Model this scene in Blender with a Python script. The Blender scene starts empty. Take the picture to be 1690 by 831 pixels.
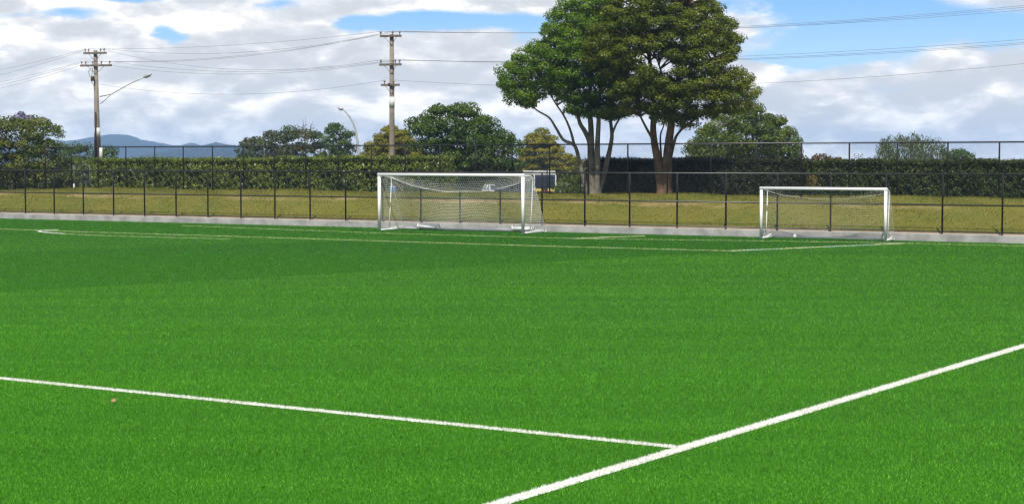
import bpy, bmesh, math, random
import numpy as np
from mathutils import Vector

sc = bpy.context.scene
COL = sc.collection
RNG = np.random.default_rng(7)
random.seed(7)

# ------------------------------------------------------------------ camera model (photo is 1690 x 831)
FPX, CAMH, HZ, CX, CY = 2880.0, 3.03, 265.0, 845.0, 415.5
PITCH = math.atan((CY - HZ) / FPX)
C0 = np.array([0, 0, CAMH])
_F = np.array([0, math.cos(PITCH), -math.sin(PITCH)])
_U = np.array([0, math.sin(PITCH), math.cos(PITCH)])
_X = np.array([1.0, 0, 0])


def ray(px, py): return _F + (px - CX) / FPX * _X + (CY - py) / FPX * _U
def G(px, py, z=0.0):
    r = ray(px, py); return C0 + r * ((z - CAMH) / r[2])
def at(px, py, Y):
    r = ray(px, py); return C0 + r * (Y / r[1])


_a, _b = G(0, 360.3), G(1690, 401.7)
UD = (_b - _a) / np.linalg.norm(_b - _a)          # along the fences, towards the right
ND = np.array([-UD[1], UD[0], 0.0])               # away from the pitch
N0 = float(_a @ ND)                               # front face of the concrete upstand


def W(u, n, z=0.0): return UD * u + ND * n + np.array([0, 0, z])
def onN(px, py, n):
    r = ray(px, py); return C0 + r * (n / (r @ ND))
def un(p): return float(np.dot(p, UD)), float(np.dot(p, ND))


def sstep(a, b, x):
    t = min(1, max(0, (x - a) / (b - a))); return t * t * (3 - 2 * t)


PROFILE = [(0.0, 0.02), (0.26, 0.22), (0.45, 0.28), (1.2, 0.42), (3.2, 0.98), (4.3, 1.20), (4.9, 1.27), (6.5, 1.40), (8.2, 1.47),
           (12, 1.42), (16, 1.0), (24, 0.35), (40, -0.4), (70, -1.0), (110, -1.25)]


def zb(u, n):
    s = n - N0
    if s <= 0: return 0.0
    z = PROFILE[-1][1]
    for (s0, z0), (s1, z1) in zip(PROFILE, PROFILE[1:]):
        if s < s1:
            z = z0 + (z1 - z0) * (s - s0) / (s1 - s0); break
    k = sstep(-73.5, -82, u)
    if z > 0.28 and s < 40: z = 0.28 + (z - 0.28) * (1 - 0.24 * k)
    z += 0.05 * math.sin(u * .55 + s) * sstep(1, 4, s) + 0.03 * math.sin(u * 1.9 + 2 * s) * sstep(1, 4, s)
    return z


# ------------------------------------------------------------------ materials
class N:
    """tiny node helper"""
    def __init__(s, tree): s.t = tree; s.n = tree.nodes; s.l = tree.links
    def add(s, typ, **kw):
        nd = s.n.new(typ)
        for k, v in kw.items(): setattr(nd, k, v)
        return nd
    def put(s, sock, v):
        if isinstance(v, bpy.types.NodeSocket): s.l.new(v, sock)
        else: sock.default_value = v
    def m(s, op, a, b=None, c=None, clamp=False):
        nd = s.add('ShaderNodeMath', operation=op, use_clamp=clamp)
        s.put(nd.inputs[0], a)
        if b is not None: s.put(nd.inputs[1], b)
        if c is not None: s.put(nd.inputs[2], c)
        return nd.outputs[0]
    def vm(s, op, a, b=None):
        nd = s.add('ShaderNodeVectorMath', operation=op)
        s.put(nd.inputs[0], a)
        if b is not None: s.put(nd.inputs[1], b)
        return nd.outputs['Value'] if op in ('DOT_PRODUCT', 'LENGTH') else nd.outputs[0]
    def mr(s, v, a, b, c=0.0, d=1.0, smooth=True):
        nd = s.add('ShaderNodeMapRange', interpolation_type='SMOOTHSTEP' if smooth else 'LINEAR')
        s.put(nd.inputs[0], v); nd.inputs[1].default_value = a; nd.inputs[2].default_value = b
        nd.inputs[3].default_value = c; nd.inputs[4].default_value = d
        return nd.outputs[0]
    def mix(s, f, a, b, blend='MIX'):
        nd = s.add('ShaderNodeMix', data_type='RGBA', blend_type=blend)
        s.put(nd.inputs[0], f)
        s.put(nd.inputs[6], a if isinstance(a, bpy.types.NodeSocket) else (*a, 1))
        s.put(nd.inputs[7], b if isinstance(b, bpy.types.NodeSocket) else (*b, 1))
        return nd.outputs[2]
    def noise(s, vec, scale, detail=4, rough=.55, dim='3D'):
        nd = s.add('ShaderNodeTexNoise', noise_dimensions=dim)
        if vec is not None: s.l.new(vec, nd.inputs['Vector'])
        nd.inputs['Scale'].default_value = scale; nd.inputs['Detail'].default_value = detail
        nd.inputs['Roughness'].default_value = rough
        return nd
    def ramp(s, f, stops):
        nd = s.add('ShaderNodeValToRGB')
        s.l.new(f, nd.inputs[0]); e = nd.color_ramp.elements
        while len(e) < len(stops): e.new(0.5)
        for el, (p, c) in zip(e, stops): el.position = p; el.color = (*c, 1)
        return nd.outputs[0]


def newmat(name):
    m = bpy.data.materials.new(name); m.use_nodes = True
    h = N(m.node_tree); bs = h.n['Principled BSDF']
    return m, h, bs


def plain(name, col, rough=.5, metal=0, var=.12, scale=3.0, spec=.5, bump=0, col2=None):
    m, h, b = newmat(name)
    tc = h.add('ShaderNodeTexCoord').outputs['Object']
    nz = h.noise(tc, scale, 6, .6)
    c2 = col2 or tuple(max(0, x * (1 - 2.2 * var)) for x in col)
    h.put(b.inputs['Base Color'], h.mix(h.mr(nz.outputs[0], .35, .7), col, c2))
    b.inputs['Roughness'].default_value = rough; b.inputs['Metallic'].default_value = metal
    b.inputs['Specular IOR Level'].default_value = spec
    if bump:
        bp = h.add('ShaderNodeBump'); bp.inputs['Strength'].default_value = bump
        h.l.new(h.noise(tc, scale * 8, 5).outputs[0], bp.inputs['Height']); h.l.new(bp.outputs[0], b.inputs['Normal'])
    return m


def leafmat(name, stops, trans=.3, rough=.5, spec=.3, nscale=.6, noise_amt=.5):
    """leaf colour varies leaf by leaf and clump by clump"""
    m, h, b = newmat(name)
    geo = h.add('ShaderNodeNewGeometry')
    rnd = geo.outputs['Random Per Island']
    nz = h.noise(geo.outputs['Position'], nscale, 3)
    f = h.m('ADD', h.m('MULTIPLY', rnd, 1 - noise_amt), h.m('MULTIPLY', h.mr(nz.outputs[0], .3, .7), noise_amt))
    c = h.ramp(f, stops)
    h.put(b.inputs['Base Color'], c)
    b.inputs['Roughness'].default_value = rough; b.inputs['Specular IOR Level'].default_value = spec
    tr = h.add('ShaderNodeBsdfTranslucent'); h.l.new(c, tr.inputs[0])
    mx = h.add('ShaderNodeMixShader'); mx.inputs[0].default_value = trans
    h.l.new(b.outputs[0], mx.inputs[1]); h.l.new(tr.outputs[0], mx.inputs[2])
    h.l.new(mx.outputs[0], h.n['Material Output'].inputs[0])
    return m


# lines on the turf where its rolls of green meet
def turf_fields(h):
    pos = h.add('ShaderNodeNewGeometry').outputs['Position']
    nz = h.noise(pos, .5, 3)
    w = h.m('MULTIPLY', h.m('SUBTRACT', nz.outputs[0], .5), .9)
    def side(p, q, soft):
        a, b2 = G(*p), G(*q)
        d = b2 - a; nn = np.array([-d[1], d[0], 0]); nn /= np.linalg.norm(nn)
        s = h.m('SUBTRACT', h.vm('DOT_PRODUCT', pos, tuple(nn)), float(nn @ a))
        return h.mr(h.m('ADD', s, w), -soft, soft)
    e = side((0, 482), (1490, 400.5), .25)                 # far of the long seam: darker roll
    w1 = side((0, 417), (600, 396), .8)                    # far wedge lies lighter again
    w2 = side((0, 390), (600, 391), 1.6)
    dark = h.m('MULTIPLY', e, h.m('SUBTRACT', 1.0, h.m('MULTIPLY', h.m('MULTIPLY', w1, .75), h.m('SUBTRACT', 1.0, h.m('MULTIPLY', w2, .5)))))
    return pos, dark


def turf_material(name, blades):
    m, h, b = newmat(name)
    pos, dark = turf_fields(h)
    # broad tonal bands along the rolls + blotches
    mp = h.add('ShaderNodeMapping'); mp.inputs['Rotation'].default_value = (0, 0, math.radians(-62)); mp.inputs['Scale'].default_value = (.06, .75, 1)
    h.l.new(pos, mp.inputs[0])
    bands = h.mr(h.noise(mp.outputs[0], 1.0, 4).outputs[0], .3, .7)
    blot = h.mr(h.noise(pos, 1.3, 5, .6).outputs[0], .3, .7)
    light = h.mix(bands, tuple(x * 1.07 for x in TURF_L), (TURF_L[0] * .74, TURF_L[1] * .83, TURF_L[2] * .8))
    light = h.mix(h.m('MULTIPLY', blot, .35), light, (TURF_L[0] * .62, TURF_L[1] * .84, TURF_L[2] * 1.1))
    c = h.mix(dark, light, TURF_D)
    if blades:
        rnd = h.add('ShaderNodeNewGeometry').outputs['Random Per Island']
        var = h.ramp(rnd, [(0, (.36, .48, .4)), (.30, (.78, .84, .75)), (.72, (1.1, 1.07, 1.0)), (.92, (1.5, 1.28, 1.5)), (1, (2.3, 1.6, 3.2))])
        c = h.mix(1.0, c, var, 'MULTIPLY')
        b.inputs['Roughness'].default_value = .5; b.inputs['Specular IOR Level'].default_value = .2
        tr = h.add('ShaderNodeBsdfTranslucent'); h.l.new(c, tr.inputs[0])
        mx = h.add('ShaderNodeMixShader'); mx.inputs[0].default_value = .3
        h.l.new(b.outputs[0], mx.inputs[1]); h.l.new(tr.outputs[0], mx.inputs[2])
        h.l.new(mx.outputs[0], h.n['Material Output'].inputs[0])
    else:
        fine = h.noise(pos, 60, 3, .7)
        c = h.mix(h.mr(fine.outputs[0], .2, .6, .35, 1), c, (.022, .100, .004))
        b.inputs['Roughness'].default_value = .9; b.inputs['Specular IOR Level'].default_value = .1
    h.put(b.inputs['Base Color'], c)
    return m


TURF_L = (.098, .335, .013)
TURF_D = (.052, .242, .006)

M = {}
M['turf'] = turf_material('turf_sheet', False)
M['blade'] = turf_material('turf_blades', True)
M['white_line'] = leafmat('white_turf', [(0, (.70, .70, .63)), (.5, (.79, .785, .74)), (1, (.85, .845, .81))], .15, .7)
M['pale_line'] = leafmat('pale_turf', [(0, (.42, .5, .16)), (.5, (.55, .58, .3)), (1, (.66, .68, .5))], .15, .7)
M['pale_yellow'] = leafmat('pale_yellow_turf', [(0, (.62, .60, .30)), (.5, (.74, .72, .48)), (1, (.80, .79, .66))], .15, .7)
M['yellow_line'] = leafmat('yellow_turf', [(0, (.62, .5, .06)), (.5, (.75, .62, .12)), (1, (.8, .72, .3))], .15, .7)
M['blue_line'] = leafmat('blue_turf', [(0, (.12, .36, .5)), (.5, (.2, .48, .62)), (1, (.35, .6, .7))], .15, .7)
M['black'] = plain('black_powder_coat', (.012, .012, .012), .32, 0, .1, 2, .5)
M['mesh'] = plain('black_wire', (.008, .009, .009), .5)
M['galv'] = plain('galvanised_steel', (.11, .12, .12), .6, .1)
M['white'] = plain('white_enamel', (.86, .86, .85), .45, 0, .02, 3, .3)
M['twine'] = plain('white_twine', (.82, .82, .80), .7, 0, .04)
M['twine_grey'] = plain('grey_twine', (.62, .62, .6), .7, 0, .04)
M['concrete'] = plain('concrete_upstand', (.40, .395, .38), .85, 0, .17, 1.6, .3, .3)
M['pole'] = plain('weathered_pole', (.235, .205, .165), .85, 0, .16, 2.4, .2, .2)
M['timber'] = plain('weathered_timber', (.16, .135, .11), .85, 0, .2, 4, .2)
M['tar'] = plain('brown_band', (.05, .038, .030), .8, 0, .25, 3, .2)
M['band'] = plain('white_band', (.66, .66, .64), .6, 0, .12, 5)
M['porcelain'] = plain('insulator', (.20, .15, .13), .3)
M['wire'] = plain('conductor', (.17, .175, .18), .6)
M['lampgrey'] = plain('lamp_grey', (.42, .44, .45), .45, .2)
M['lamp_lens'] = plain('lamp_lens', (.30, .31, .32), .2)
M['glass'] = plain('dark_glass', (.02, .03, .055), .08, 0, .1, 1)
M['carwhite'] = plain('white_paint', (.76, .77, .78), .3, 0, .04)
M['busblue'] = plain('deep_blue_paint', (.03, .06, .15), .3, 0, .1)
M['busyellow'] = plain('yellow_panel', (.75, .55, .12), .4)
M['maroon'] = plain('maroon_panel', (.13, .03, .045), .4)
M['rubber'] = plain('tyre_rubber', (.02, .02, .02), .8)
M['signblue'] = plain('blue_sign', (.03, .16, .42), .4, 0, .05)
M['signpale'] = plain('pale_sign', (.66, .74, .80), .4, 0, .05)
M['deadleaf'] = plain('dead_leaf', (.30, .19, .08), .7, 0, .2, 30)


def bank_material():
    m, h, b = newmat('dry_bank_grass')
    pos = h.add('ShaderNodeNewGeometry').outputs['Position']
    s = h.m('SUBTRACT', h.vm('DOT_PRODUCT', pos, tuple(ND)), N0)
    big = h.noise(pos, .35, 5, .6).outputs[0]
    sm = h.noise(pos, 2.6, 5, .65).outputs[0]
    c = h.mix(h.mr(big, .35, .65), BANK_A, BANK_B)
    c = h.mix(h.m('MULTIPLY', h.mr(sm, .35, .7), .6), c, BANK_C)
    # worn strip along the crest, and bare soil against the upstand
    wob = h.m('ADD', s, h.m('MULTIPLY', h.m('SUBTRACT', sm, .5), 1.6))
    strip = h.m('MULTIPLY', h.mr(wob, 3.5, 4.0), h.mr(wob, 4.9, 4.4))
    strip = h.m('MULTIPLY', strip, h.mr(big, .44, .66, .0, .7))
    c = h.mix(strip, c, (.36, .235, .135))
    soil = h.mr(h.m('ADD', s, h.m('MULTIPLY', h.m('SUBTRACT', sm, .5), .3)), .75, .5)
    c = h.mix(soil, c, (.33, .24, .18))
    h.put(b.inputs['Base Color'], c); b.inputs['Roughness'].default_value = .95; b.inputs['Specular IOR Level'].default_value = .1
    bp = h.add('ShaderNodeBump'); bp.inputs['Strength'].default_value = .5; bp.inputs['Distance'].default_value = .1
    h.l.new(sm, bp.inputs['Height']); h.l.new(bp.outputs[0], b.inputs['Normal'])
    return m


BANK_A, BANK_B, BANK_C = (.135, .128, .022), (.095, .112, .016), (.165, .145, .036)
M['bank'] = bank_material()
M['bankblade'] = leafmat('dry_grass_blades', [(0, (.075, .092, .012)), (.45, (.125, .125, .020)), (.8, (.16, .148, .030)), (1, (.24, .20, .065))], .3, .7, .1, .5, .45)
M['field'] = plain('far_field', (.10, .13, .04), .95, 0, .2, .05, .1)
M['hill'] = plain('forested_hill', (.012, .026, .030), .95, 0, .35, .012, .05)  # some blue of the distant haze is mixed into this dark forest colour
M['bark'] = plain('grey_brown_bark', (.23, .205, .17), .9, 0, .28, 2.5, .15, .4)
M['bark_red'] = plain('red_brown_bark', (.19, .118, .075), .9, 0, .28, 2.5, .15, .4)
M['bark_pale'] = plain('pale_bark', (.22, .20, .17), .9, 0, .2, 2.5, .15, .4)
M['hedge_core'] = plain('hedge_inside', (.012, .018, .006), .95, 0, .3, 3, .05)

# ------------------------------------------------------------------ mesh helpers
def np_mesh(name, V, Fc, mat, parent=None, smooth=False, matidx=None, mats=None):
    V = np.asarray(V, dtype=np.float32); Fc = np.asarray(Fc, dtype=np.int32)
    me = bpy.data.meshes.new(name)
    nf, k = Fc.shape
    me.vertices.add(len(V)); me.vertices.foreach_set('co', V.ravel())
    me.loops.add(nf * k); me.loops.foreach_set('vertex_index', Fc.ravel())
    me.polygons.add(nf); me.polygons.foreach_set('loop_start', np.arange(0, nf * k, k, dtype=np.int32))
    me.polygons.foreach_set('loop_total', np.full(nf, k, dtype=np.int32))
    for mm in (mats or [mat]): me.materials.append(mm)
    if matidx is not None: me.polygons.foreach_set('material_index', np.asarray(matidx, dtype=np.int32))
    if smooth: me.polygons.foreach_set('use_smooth', np.ones(nf, dtype=bool))
    me.update(calc_edges=True); me.validate()
    o = bpy.data.objects.new(name, me); COL.objects.link(o)
    if parent: o.parent = parent
    return o


class MB:
    """collects simple shapes into ONE mesh"""
    def __init__(s): s.bm = bmesh.new()
    def box(s, c, sx, sy, sz, ax=None, bevel=0):
        """box centred at c; ax = (x axis, y axis) unit vectors"""
        x, y = ax if ax else (np.array([1., 0, 0]), np.array([0, 1., 0]))
        z = np.cross(x, y); c = np.asarray(c, float)
        vs = [s.bm.verts.new(c + x * sx / 2 * i + y * sy / 2 * j + z * sz / 2 * k) for i in (-1, 1) for j in (-1, 1) for k in (-1, 1)]
        fs = [s.bm.faces.new([vs[q] for q in f]) for f in ((0, 1, 3, 2), (4, 6, 7, 5), (0, 4, 5, 1), (2, 3, 7, 6), (0, 2, 6, 4), (1, 5, 7, 3))]
        if bevel:
            es = list({e for f in fs for e in f.edges})
            bmesh.ops.bevel(s.bm, geom=es, offset=bevel, segments=2, affect='EDGES')
        return s
    def tube(s, pts, r, n=8, caps=True):
        pts = [np.asarray(p, float) for p in pts]
        if not hasattr(r, '__len__'): r = [r] * len(pts)
        rings = []; px = None
        for i, p in enumerate(pts):
            d = pts[min(i + 1, len(pts) - 1)] - pts[max(i - 1, 0)]; d = d / (np.linalg.norm(d) + 1e-9)
            if px is None:
                a = np.array([0, 0, 1.]) if abs(d[2]) < .9 else np.array([1., 0, 0]); px = np.cross(d, a)
            px = px - d * (px @ d); px /= np.linalg.norm(px) + 1e-9; py = np.cross(d, px)
            rings.append([s.bm.verts.new(p + r[i] * (math.cos(t) * px + math.sin(t) * py)) for t in np.arange(n) * 2 * math.pi / n])
        for A, B in zip(rings, rings[1:]):
            for k in range(n):
                f = s.bm.faces.new((A[k], A[(k + 1) % n], B[(k + 1) % n], B[k])); f.smooth = n > 5
        if caps and n > 2:
            s.bm.faces.new(rings[0][::-1]); s.bm.faces.new(rings[-1])
        return s
    def prism(s, prof, y0, y1, fr):
        """profile of (x, z) points extruded from y0 to y1 in frame fr(x, y, z)"""
        A = [s.bm.verts.new(fr(x, y0, z)) for x, z in prof]; B = [s.bm.verts.new(fr(x, y1, z)) for x, z in prof]
        s.bm.faces.new(A[::-1]); s.bm.faces.new(B)
        for i in range(len(prof)):
            j = (i + 1) % len(prof); s.bm.faces.new((A[i], A[j], B[j], B[i]))
        return s
    def quad(s, *ps):
        s.bm.faces.new([s.bm.verts.new(np.asarray(p, float)) for p in ps]); return s
    def build(s, name, mat, parent=None, local=False):
        bmesh.ops.recalc_face_normals(s.bm, faces=s.bm.faces)
        me = bpy.data.meshes.new(name); s.bm.to_mesh(me); s.bm.free()
        me.materials.append(mat)
        o = bpy.data.objects.new(name, me); COL.objects.link(o)
        if parent:
            o.parent = parent
            if not local: o.matrix_parent_inverse = parent.matrix_basis.inverted()
        return o


def tag(o, label=None, cat=None, group=None, kind=None):
    if label: o['label'] = label
    if cat: o['category'] = cat
    if group: o['group'] = group
    if kind: o['kind'] = kind
    return o


def thing(name, loc, label, cat, group=None):
    o = bpy.data.objects.new(name, None); COL.objects.link(o); o.location = Vector([float(v) for v in loc])
    o.empty_display_size = .3
    return tag(o, label, cat, group)


def dup(root, loc):
    c = root.copy(); COL.objects.link(c); c.location = Vector([float(v) for v in loc])
    for ch in list(root.children):
        d = ch.copy(); COL.objects.link(d); d.parent = c
        for g in list(ch.children):
            e = g.copy(); COL.objects.link(e); e.parent = d
    return c


def link_parent(o, parent):
    o.parent = parent; o.matrix_parent_inverse = parent.matrix_basis.inverted(); return o


def wires_mesh(segs, r):
    """many straight thin three-sided wires: segs (K,2,3)"""
    segs = np.asarray(segs, float); A, B = segs[:, 0], segs[:, 1]
    d = B - A; d /= np.linalg.norm(d, axis=1, keepdims=True) + 1e-9
    a = np.where(np.abs(d[:, 2:3]) < .9, np.array([[0, 0, 1.]]), np.array([[1., 0, 0]]))
    x = np.cross(d, a); x /= np.linalg.norm(x, axis=1, keepdims=True); y = np.cross(d, x)
    r = np.broadcast_to(np.asarray(r, float).reshape(-1, 1), (len(segs), 1))
    V = []
    for P in (A, B):
        for k in range(3):
            t = k * 2 * math.pi / 3; V.append(P + r * (math.cos(t) * x + math.sin(t) * y))
    V = np.stack(V, 1)
    base = np.arange(len(segs))[:, None, None] * 6
    Fq = np.array([[0, 1, 4, 3], [1, 2, 5, 4], [2, 0, 3, 5]])[None]
    return V.reshape(-1, 3), (base + Fq).reshape(-1, 4)


def leaf_quads(P, Nn, L, Wd, droop=0.0):
    """rhombus leaves at P facing Nn"""
    K = len(P)
    Nn = Nn / (np.linalg.norm(Nn, axis=1, keepdims=True) + 1e-9)
    t = RNG.normal(size=(K, 3)); t[:, 2] -= droop
    t -= Nn * (t * Nn).sum(1, keepdims=True) * (1 if droop < 1 else .2)
    t /= np.linalg.norm(t, axis=1, keepdims=True) + 1e-9
    s = np.cross(Nn, t); s /= np.linalg.norm(s, axis=1, keepdims=True) + 1e-9
    k = RNG.uniform(.65, 1.3, (K, 1)); L = L * k; Wd = Wd * k
    fold = Nn * (Wd * RNG.uniform(-.25, .35, (K, 1)))
    V = np.stack([P - t * L / 2, P + s * Wd / 2 + fold - t * L * .06, P + t * L / 2, P - s * Wd / 2 + fold - t * L * .06], 1).reshape(-1, 3)
    return V, np.arange(4 * K).reshape(-1, 4)


# ------------------------------------------------------------------ setting: ground, pitch, bank, hills
def gridmesh(name, fn, us, vs, mat, smooth=True):
    V = np.array([fn(a, b) for b in vs for a in us]); nu = len(us)
    i = np.arange(len(vs) - 1)[:, None] * nu + np.arange(nu - 1)[None]
    Fc = np.stack([i, i + 1, i + nu + 1, i + nu], -1).reshape(-1, 4)
    return np_mesh(name, V, Fc, mat, smooth=smooth)


BS = [0, .26, .45, .8, 1.2, 2, 2.6, 3.2, 3.8, 4.3, 4.9, 5.6, 6.5, 7.4, 8.2, 10, 12, 16, 24, 40, 70, 110]
tag(gridmesh('grass_bank', lambda u, n: W(u, n, zb(u, n) if n > N0 + .1 else -.3), np.arange(-150, 60.1, .75), [N0 + .12] + [N0 + s for s in BS[1:]], M['bank']), kind='structure')
tag(np_mesh('ground', [(-6000, -400, -1.4), (6000, -400, -1.4), (6000, 9000, -1.4), (-6000, 9000, -1.4)], [[0, 1, 2, 3]], M['field']), kind='structure')
_p = [W(-150, N0 + .02), W(60, N0 + .02), W(60, -45), W(-150, -45)]
_lo = [p - np.array([0, 0, 1.5]) for p in _p]
tag(np_mesh('pitch', _p + _lo, [[0, 1, 2, 3], [0, 4, 5, 1], [1, 5, 6, 2], [2, 6, 7, 3], [3, 7, 4, 0]], M['turf']), kind='structure')


def hill(dist, pts, depth, seed):
    """ridge at dist metres whose skyline passes the given bearings"""
    xs = np.array([(p[0] - CX) / FPX for p in pts]); hs = np.array([CAMH + (HZ - p[1]) / FPX * dist for p in pts])
    rr = np.random.default_rng(seed)
    az = np.linspace(xs[0], xs[-1], 260); hh = np.interp(az, xs, hs)
    for k in range(6): hh = hh + rr.normal() * dist * 2.6e-4 * np.sin(az * (60 * 1.7 ** k) + rr.uniform(0, 6)) * 1.35 ** -k
    hh = hh + np.interp(az, np.linspace(az[0], az[-1], 260), rr.normal(size=260)) * dist * 1.5e-4
    offs = np.linspace(-1, 1, 25); V = []
    for o in offs:
        k = math.cos(o * math.pi / 2) ** .8 if abs(o) < 1 else 0
        for a, h_ in zip(az, hh):
            d = dist * (1 + o * depth) + 60 * math.sin(a * 90 + o * 3)
            w = 1 + .12 * math.sin(a * 140 + o * 6) * (1 - k)
            V.append((a * d, d, -1.6 + (h_ + 1.6) * k * w))
    nu = len(az); i = np.arange(len(offs) - 1)[:, None] * nu + np.arange(nu - 1)[None]
    return tag(np_mesh('hill', V, np.stack([i, i + 1, i + nu + 1, i + nu], -1).reshape(-1, 4), M['hill'], smooth=True), kind='structure')


hill(3600, [(-500, 250), (-200, 240), (0, 236), (60, 233), (95, 230), (130, 229.5), (160, 225.5), (178, 222), (200, 223.5), (225, 229), (250, 235), (280, 240.5),
            (300, 239), (315, 235.5), (332, 240), (380, 245), (450, 252), (600, 259), (900, 263), (1400, 267)], .16, 3)
hill(2500, [(180, 265), (230, 258), (270, 250), (310, 243), (338, 238.5), (360, 233.8), (376, 238), (400, 243), (450, 248), (520, 254), (600, 260), (760, 266)], .12, 5)

# ------------------------------------------------------------------ turf fibres and markings
MARKS = []   # (polyline (K,2), half width) excluded from the green fibres


def blades(P, h, w, lean):
    """one triangle per fibre"""
    K = len(P); a = RNG.uniform(0, 2 * math.pi, K)
    s = np.stack([np.cos(a), np.sin(a), np.zeros(K)], 1) * (w * RNG.uniform(.7, 1.3, K))[:, None] / 2
    b = RNG.uniform(0, 2 * math.pi, K); hh = h * RNG.uniform(.65, 1.2, K)
    tip = P + np.stack([np.cos(b), np.sin(b), np.zeros(K)], 1) * (hh * lean * RNG.uniform(.2, 1.3, K))[:, None] + np.stack([np.zeros(K), np.zeros(K), hh], 1)
    return np.stack([P - s, P + s, tip], 1).reshape(-1, 3)


def seg_dist(P, pts):
    best = np.full(len(P), 1e9)
    for a, b in zip(pts, pts[1:]):
        d = b - a; t = np.clip(((P - a) @ d) / (d @ d), 0, 1)
        best = np.minimum(best, np.linalg.norm(P - (a + t[:, None] * d), axis=1))
    return best


def marking(name, label, pts, width, mat, dens, hgt=.026, bw=.008):
    pts = [np.asarray(p, float)[:2] for p in pts]
    MARKS.append((pts, width / 2))
    V, Fc, T = [], [], []
    for a, b in zip(pts, pts[1:]):
        d = b - a; L = np.linalg.norm(d); d /= L; nn = np.array([-d[1], d[0]])
        K = int(L * width * dens)
        t = RNG.uniform(0, L, K); s = RNG.uniform(-.5, .5, K) * width
        s = s + RNG.normal(size=K) * .008
        p2 = a + t[:, None] * d + s[:, None] * nn
        T.append(blades(np.column_stack([p2, np.full(K, .002)]), hgt, bw, .8))
    n = len(pts); tri = np.concatenate(T)
    # backing strip (sheet) under the fibres, as triangles in the same mesh
    off = []
    for i, p in enumerate(pts):
        d = pts[min(i + 1, n - 1)] - pts[max(i - 1, 0)]; d /= np.linalg.norm(d); nn = np.array([-d[1], d[0]])
        off.append((p + nn * width / 2, p - nn * width / 2))
    st = []
    for (a, b), (c, d) in zip(off, off[1:]):
        for q in ((a, b, d), (a, d, c)): st += [(*v, .004) for v in q]
    V = np.concatenate([np.array(st), tri])
    o = np_mesh(name, V, np.arange(len(V)).reshape(-1, 3), mat)
    return tag(o, label, kind='structure')


A0, A1 = G(0, 624.4), G(1111, 737.6)
B0, B1 = G(823, 831), G(1690, 571)
dB = (B1 - B0) / np.linalg.norm(B1 - B0)
marking('touch_line', None, [B0 - dB * 14, B0, B1, B1 + dB * 30], .160, M['white_line'], 9000)
dA = (A0 - A1) / np.linalg.norm(A0 - A1)
marking('cross_line', None, [A1 - dA * .02, A0, A0 + dA * 12], .115, M['white_line'], 9000)
# far markings
E0, E1 = G(1206, 414.2), G(1492, 401.8)
dE = (E1 - E0) / np.linalg.norm(E1 - E0); nE = np.array([-dE[1], dE[0], 0])
marking('far_area_line', None, [E0, E1], .085, M['pale_yellow'], 2600, .03, .018)
marking('blue_line', None, [E0 + (E1 - E0) * .06 - nE * .09, E0 + (E1 - E0) * .26 - nE * .07], .035, M['blue_line'], 2200, .03, .018)
marking('blue_line', None, [E0 + (E1 - E0) * .52 - nE * .09, E0 + (E1 - E0) * .80 - nE * .07], .035, M['blue_line'], 2200, .03, .018)
marking('far_cross_line', None, [G(-260, 371), G(0, 378), G(126, 382.4), G(408, 391), G(600, 397), G(900, 406.3), G(1206, 414.2)], .08, M['pale_line'], 1500, .03, .02)
marking('goal_line', None, [G(300, 372.5), G(620, 384.4), G(947, 393.7), G(1200, 396.8), G(1449, 400.4), G(1690, 406), G(1900, 411)], .08, M['pale_line'], 1100, .026, .02)
marking('yellow_area_line', None, [G(945, 393.8), G(1064, 389.5)], .08, M['pale_yellow'], 2600, .03, .018)
marking('white_arc', None, [G(96, 379.4), G(78, 379.9), G(68, 380.6), G(64, 381.6), G(67, 382.7), G(82, 384.2), G(108, 386)], .11, M['white_line'], 2600, .03, .018)
marking('pale_arc', None, [G(108, 386), G(150, 388), G(191, 389.5), G(245, 391), G(314, 393), G(380, 394.6)], .07, M['pale_line'], 1300, .028, .018)


def make_turf():
    P = []
    for y0, y1, dens in ((12.8, 16, 3000), (16, 20, 2700), (20, 25, 1900), (25, 32, 1150), (32, 42, 680), (42, 56, 400), (56, 98, 230)):
        hw = .31 * y1 + 1.2
        K = int(2 * hw * (y1 - y0) * dens)
        p = np.column_stack([RNG.uniform(-hw, hw, K), RNG.uniform(y0, y1, K)])
        p = p[np.abs(p[:, 0]) < .31 * p[:, 1] + 1.2]
        P.append(p)
    P = np.concatenate(P)
    P = P[(P @ ND[:2]) < N0 - .03]
    # tufts: pull fibres a little towards tuft centres
    ang = np.sin(P[:, 0] * 31 + 4 * np.sin(P[:, 1] * 17)) + np.sin(P[:, 1] * 29 + 5 * np.sin(P[:, 0] * 13))
    P = P + np.column_stack([np.cos(ang * 3), np.sin(ang * 3)]) * .012
    keep = np.ones(len(P), bool)
    for pts, hw in MARKS:
        lo = np.min(pts, 0) - .5; hi = np.max(pts, 0) + .5
        near = np.where(((P > lo) & (P < hi)).all(1))[0]
        keep[near[(seg_dist(P[near], pts) < hw - .004) & (RNG.uniform(size=len(near)) > .05)]] = False
    P = P[keep]
    d = P[:, 1]
    w = np.interp(d, [13, 20, 30, 45, 90], [.006, .007, .010, .016, .024])
    h = np.interp(d, [13, 30, 90], [.026, .025, .024])
    V = blades(np.column_stack([P, np.zeros(len(P))]), h, w, .9)
    o = np_mesh('turf_grass', V, np.arange(len(V)).reshape(-1, 3), M['blade'])
    tag(o, 'short bright green artificial grass covering the whole pitch', 'grass', kind='stuff')


make_turf()


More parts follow.
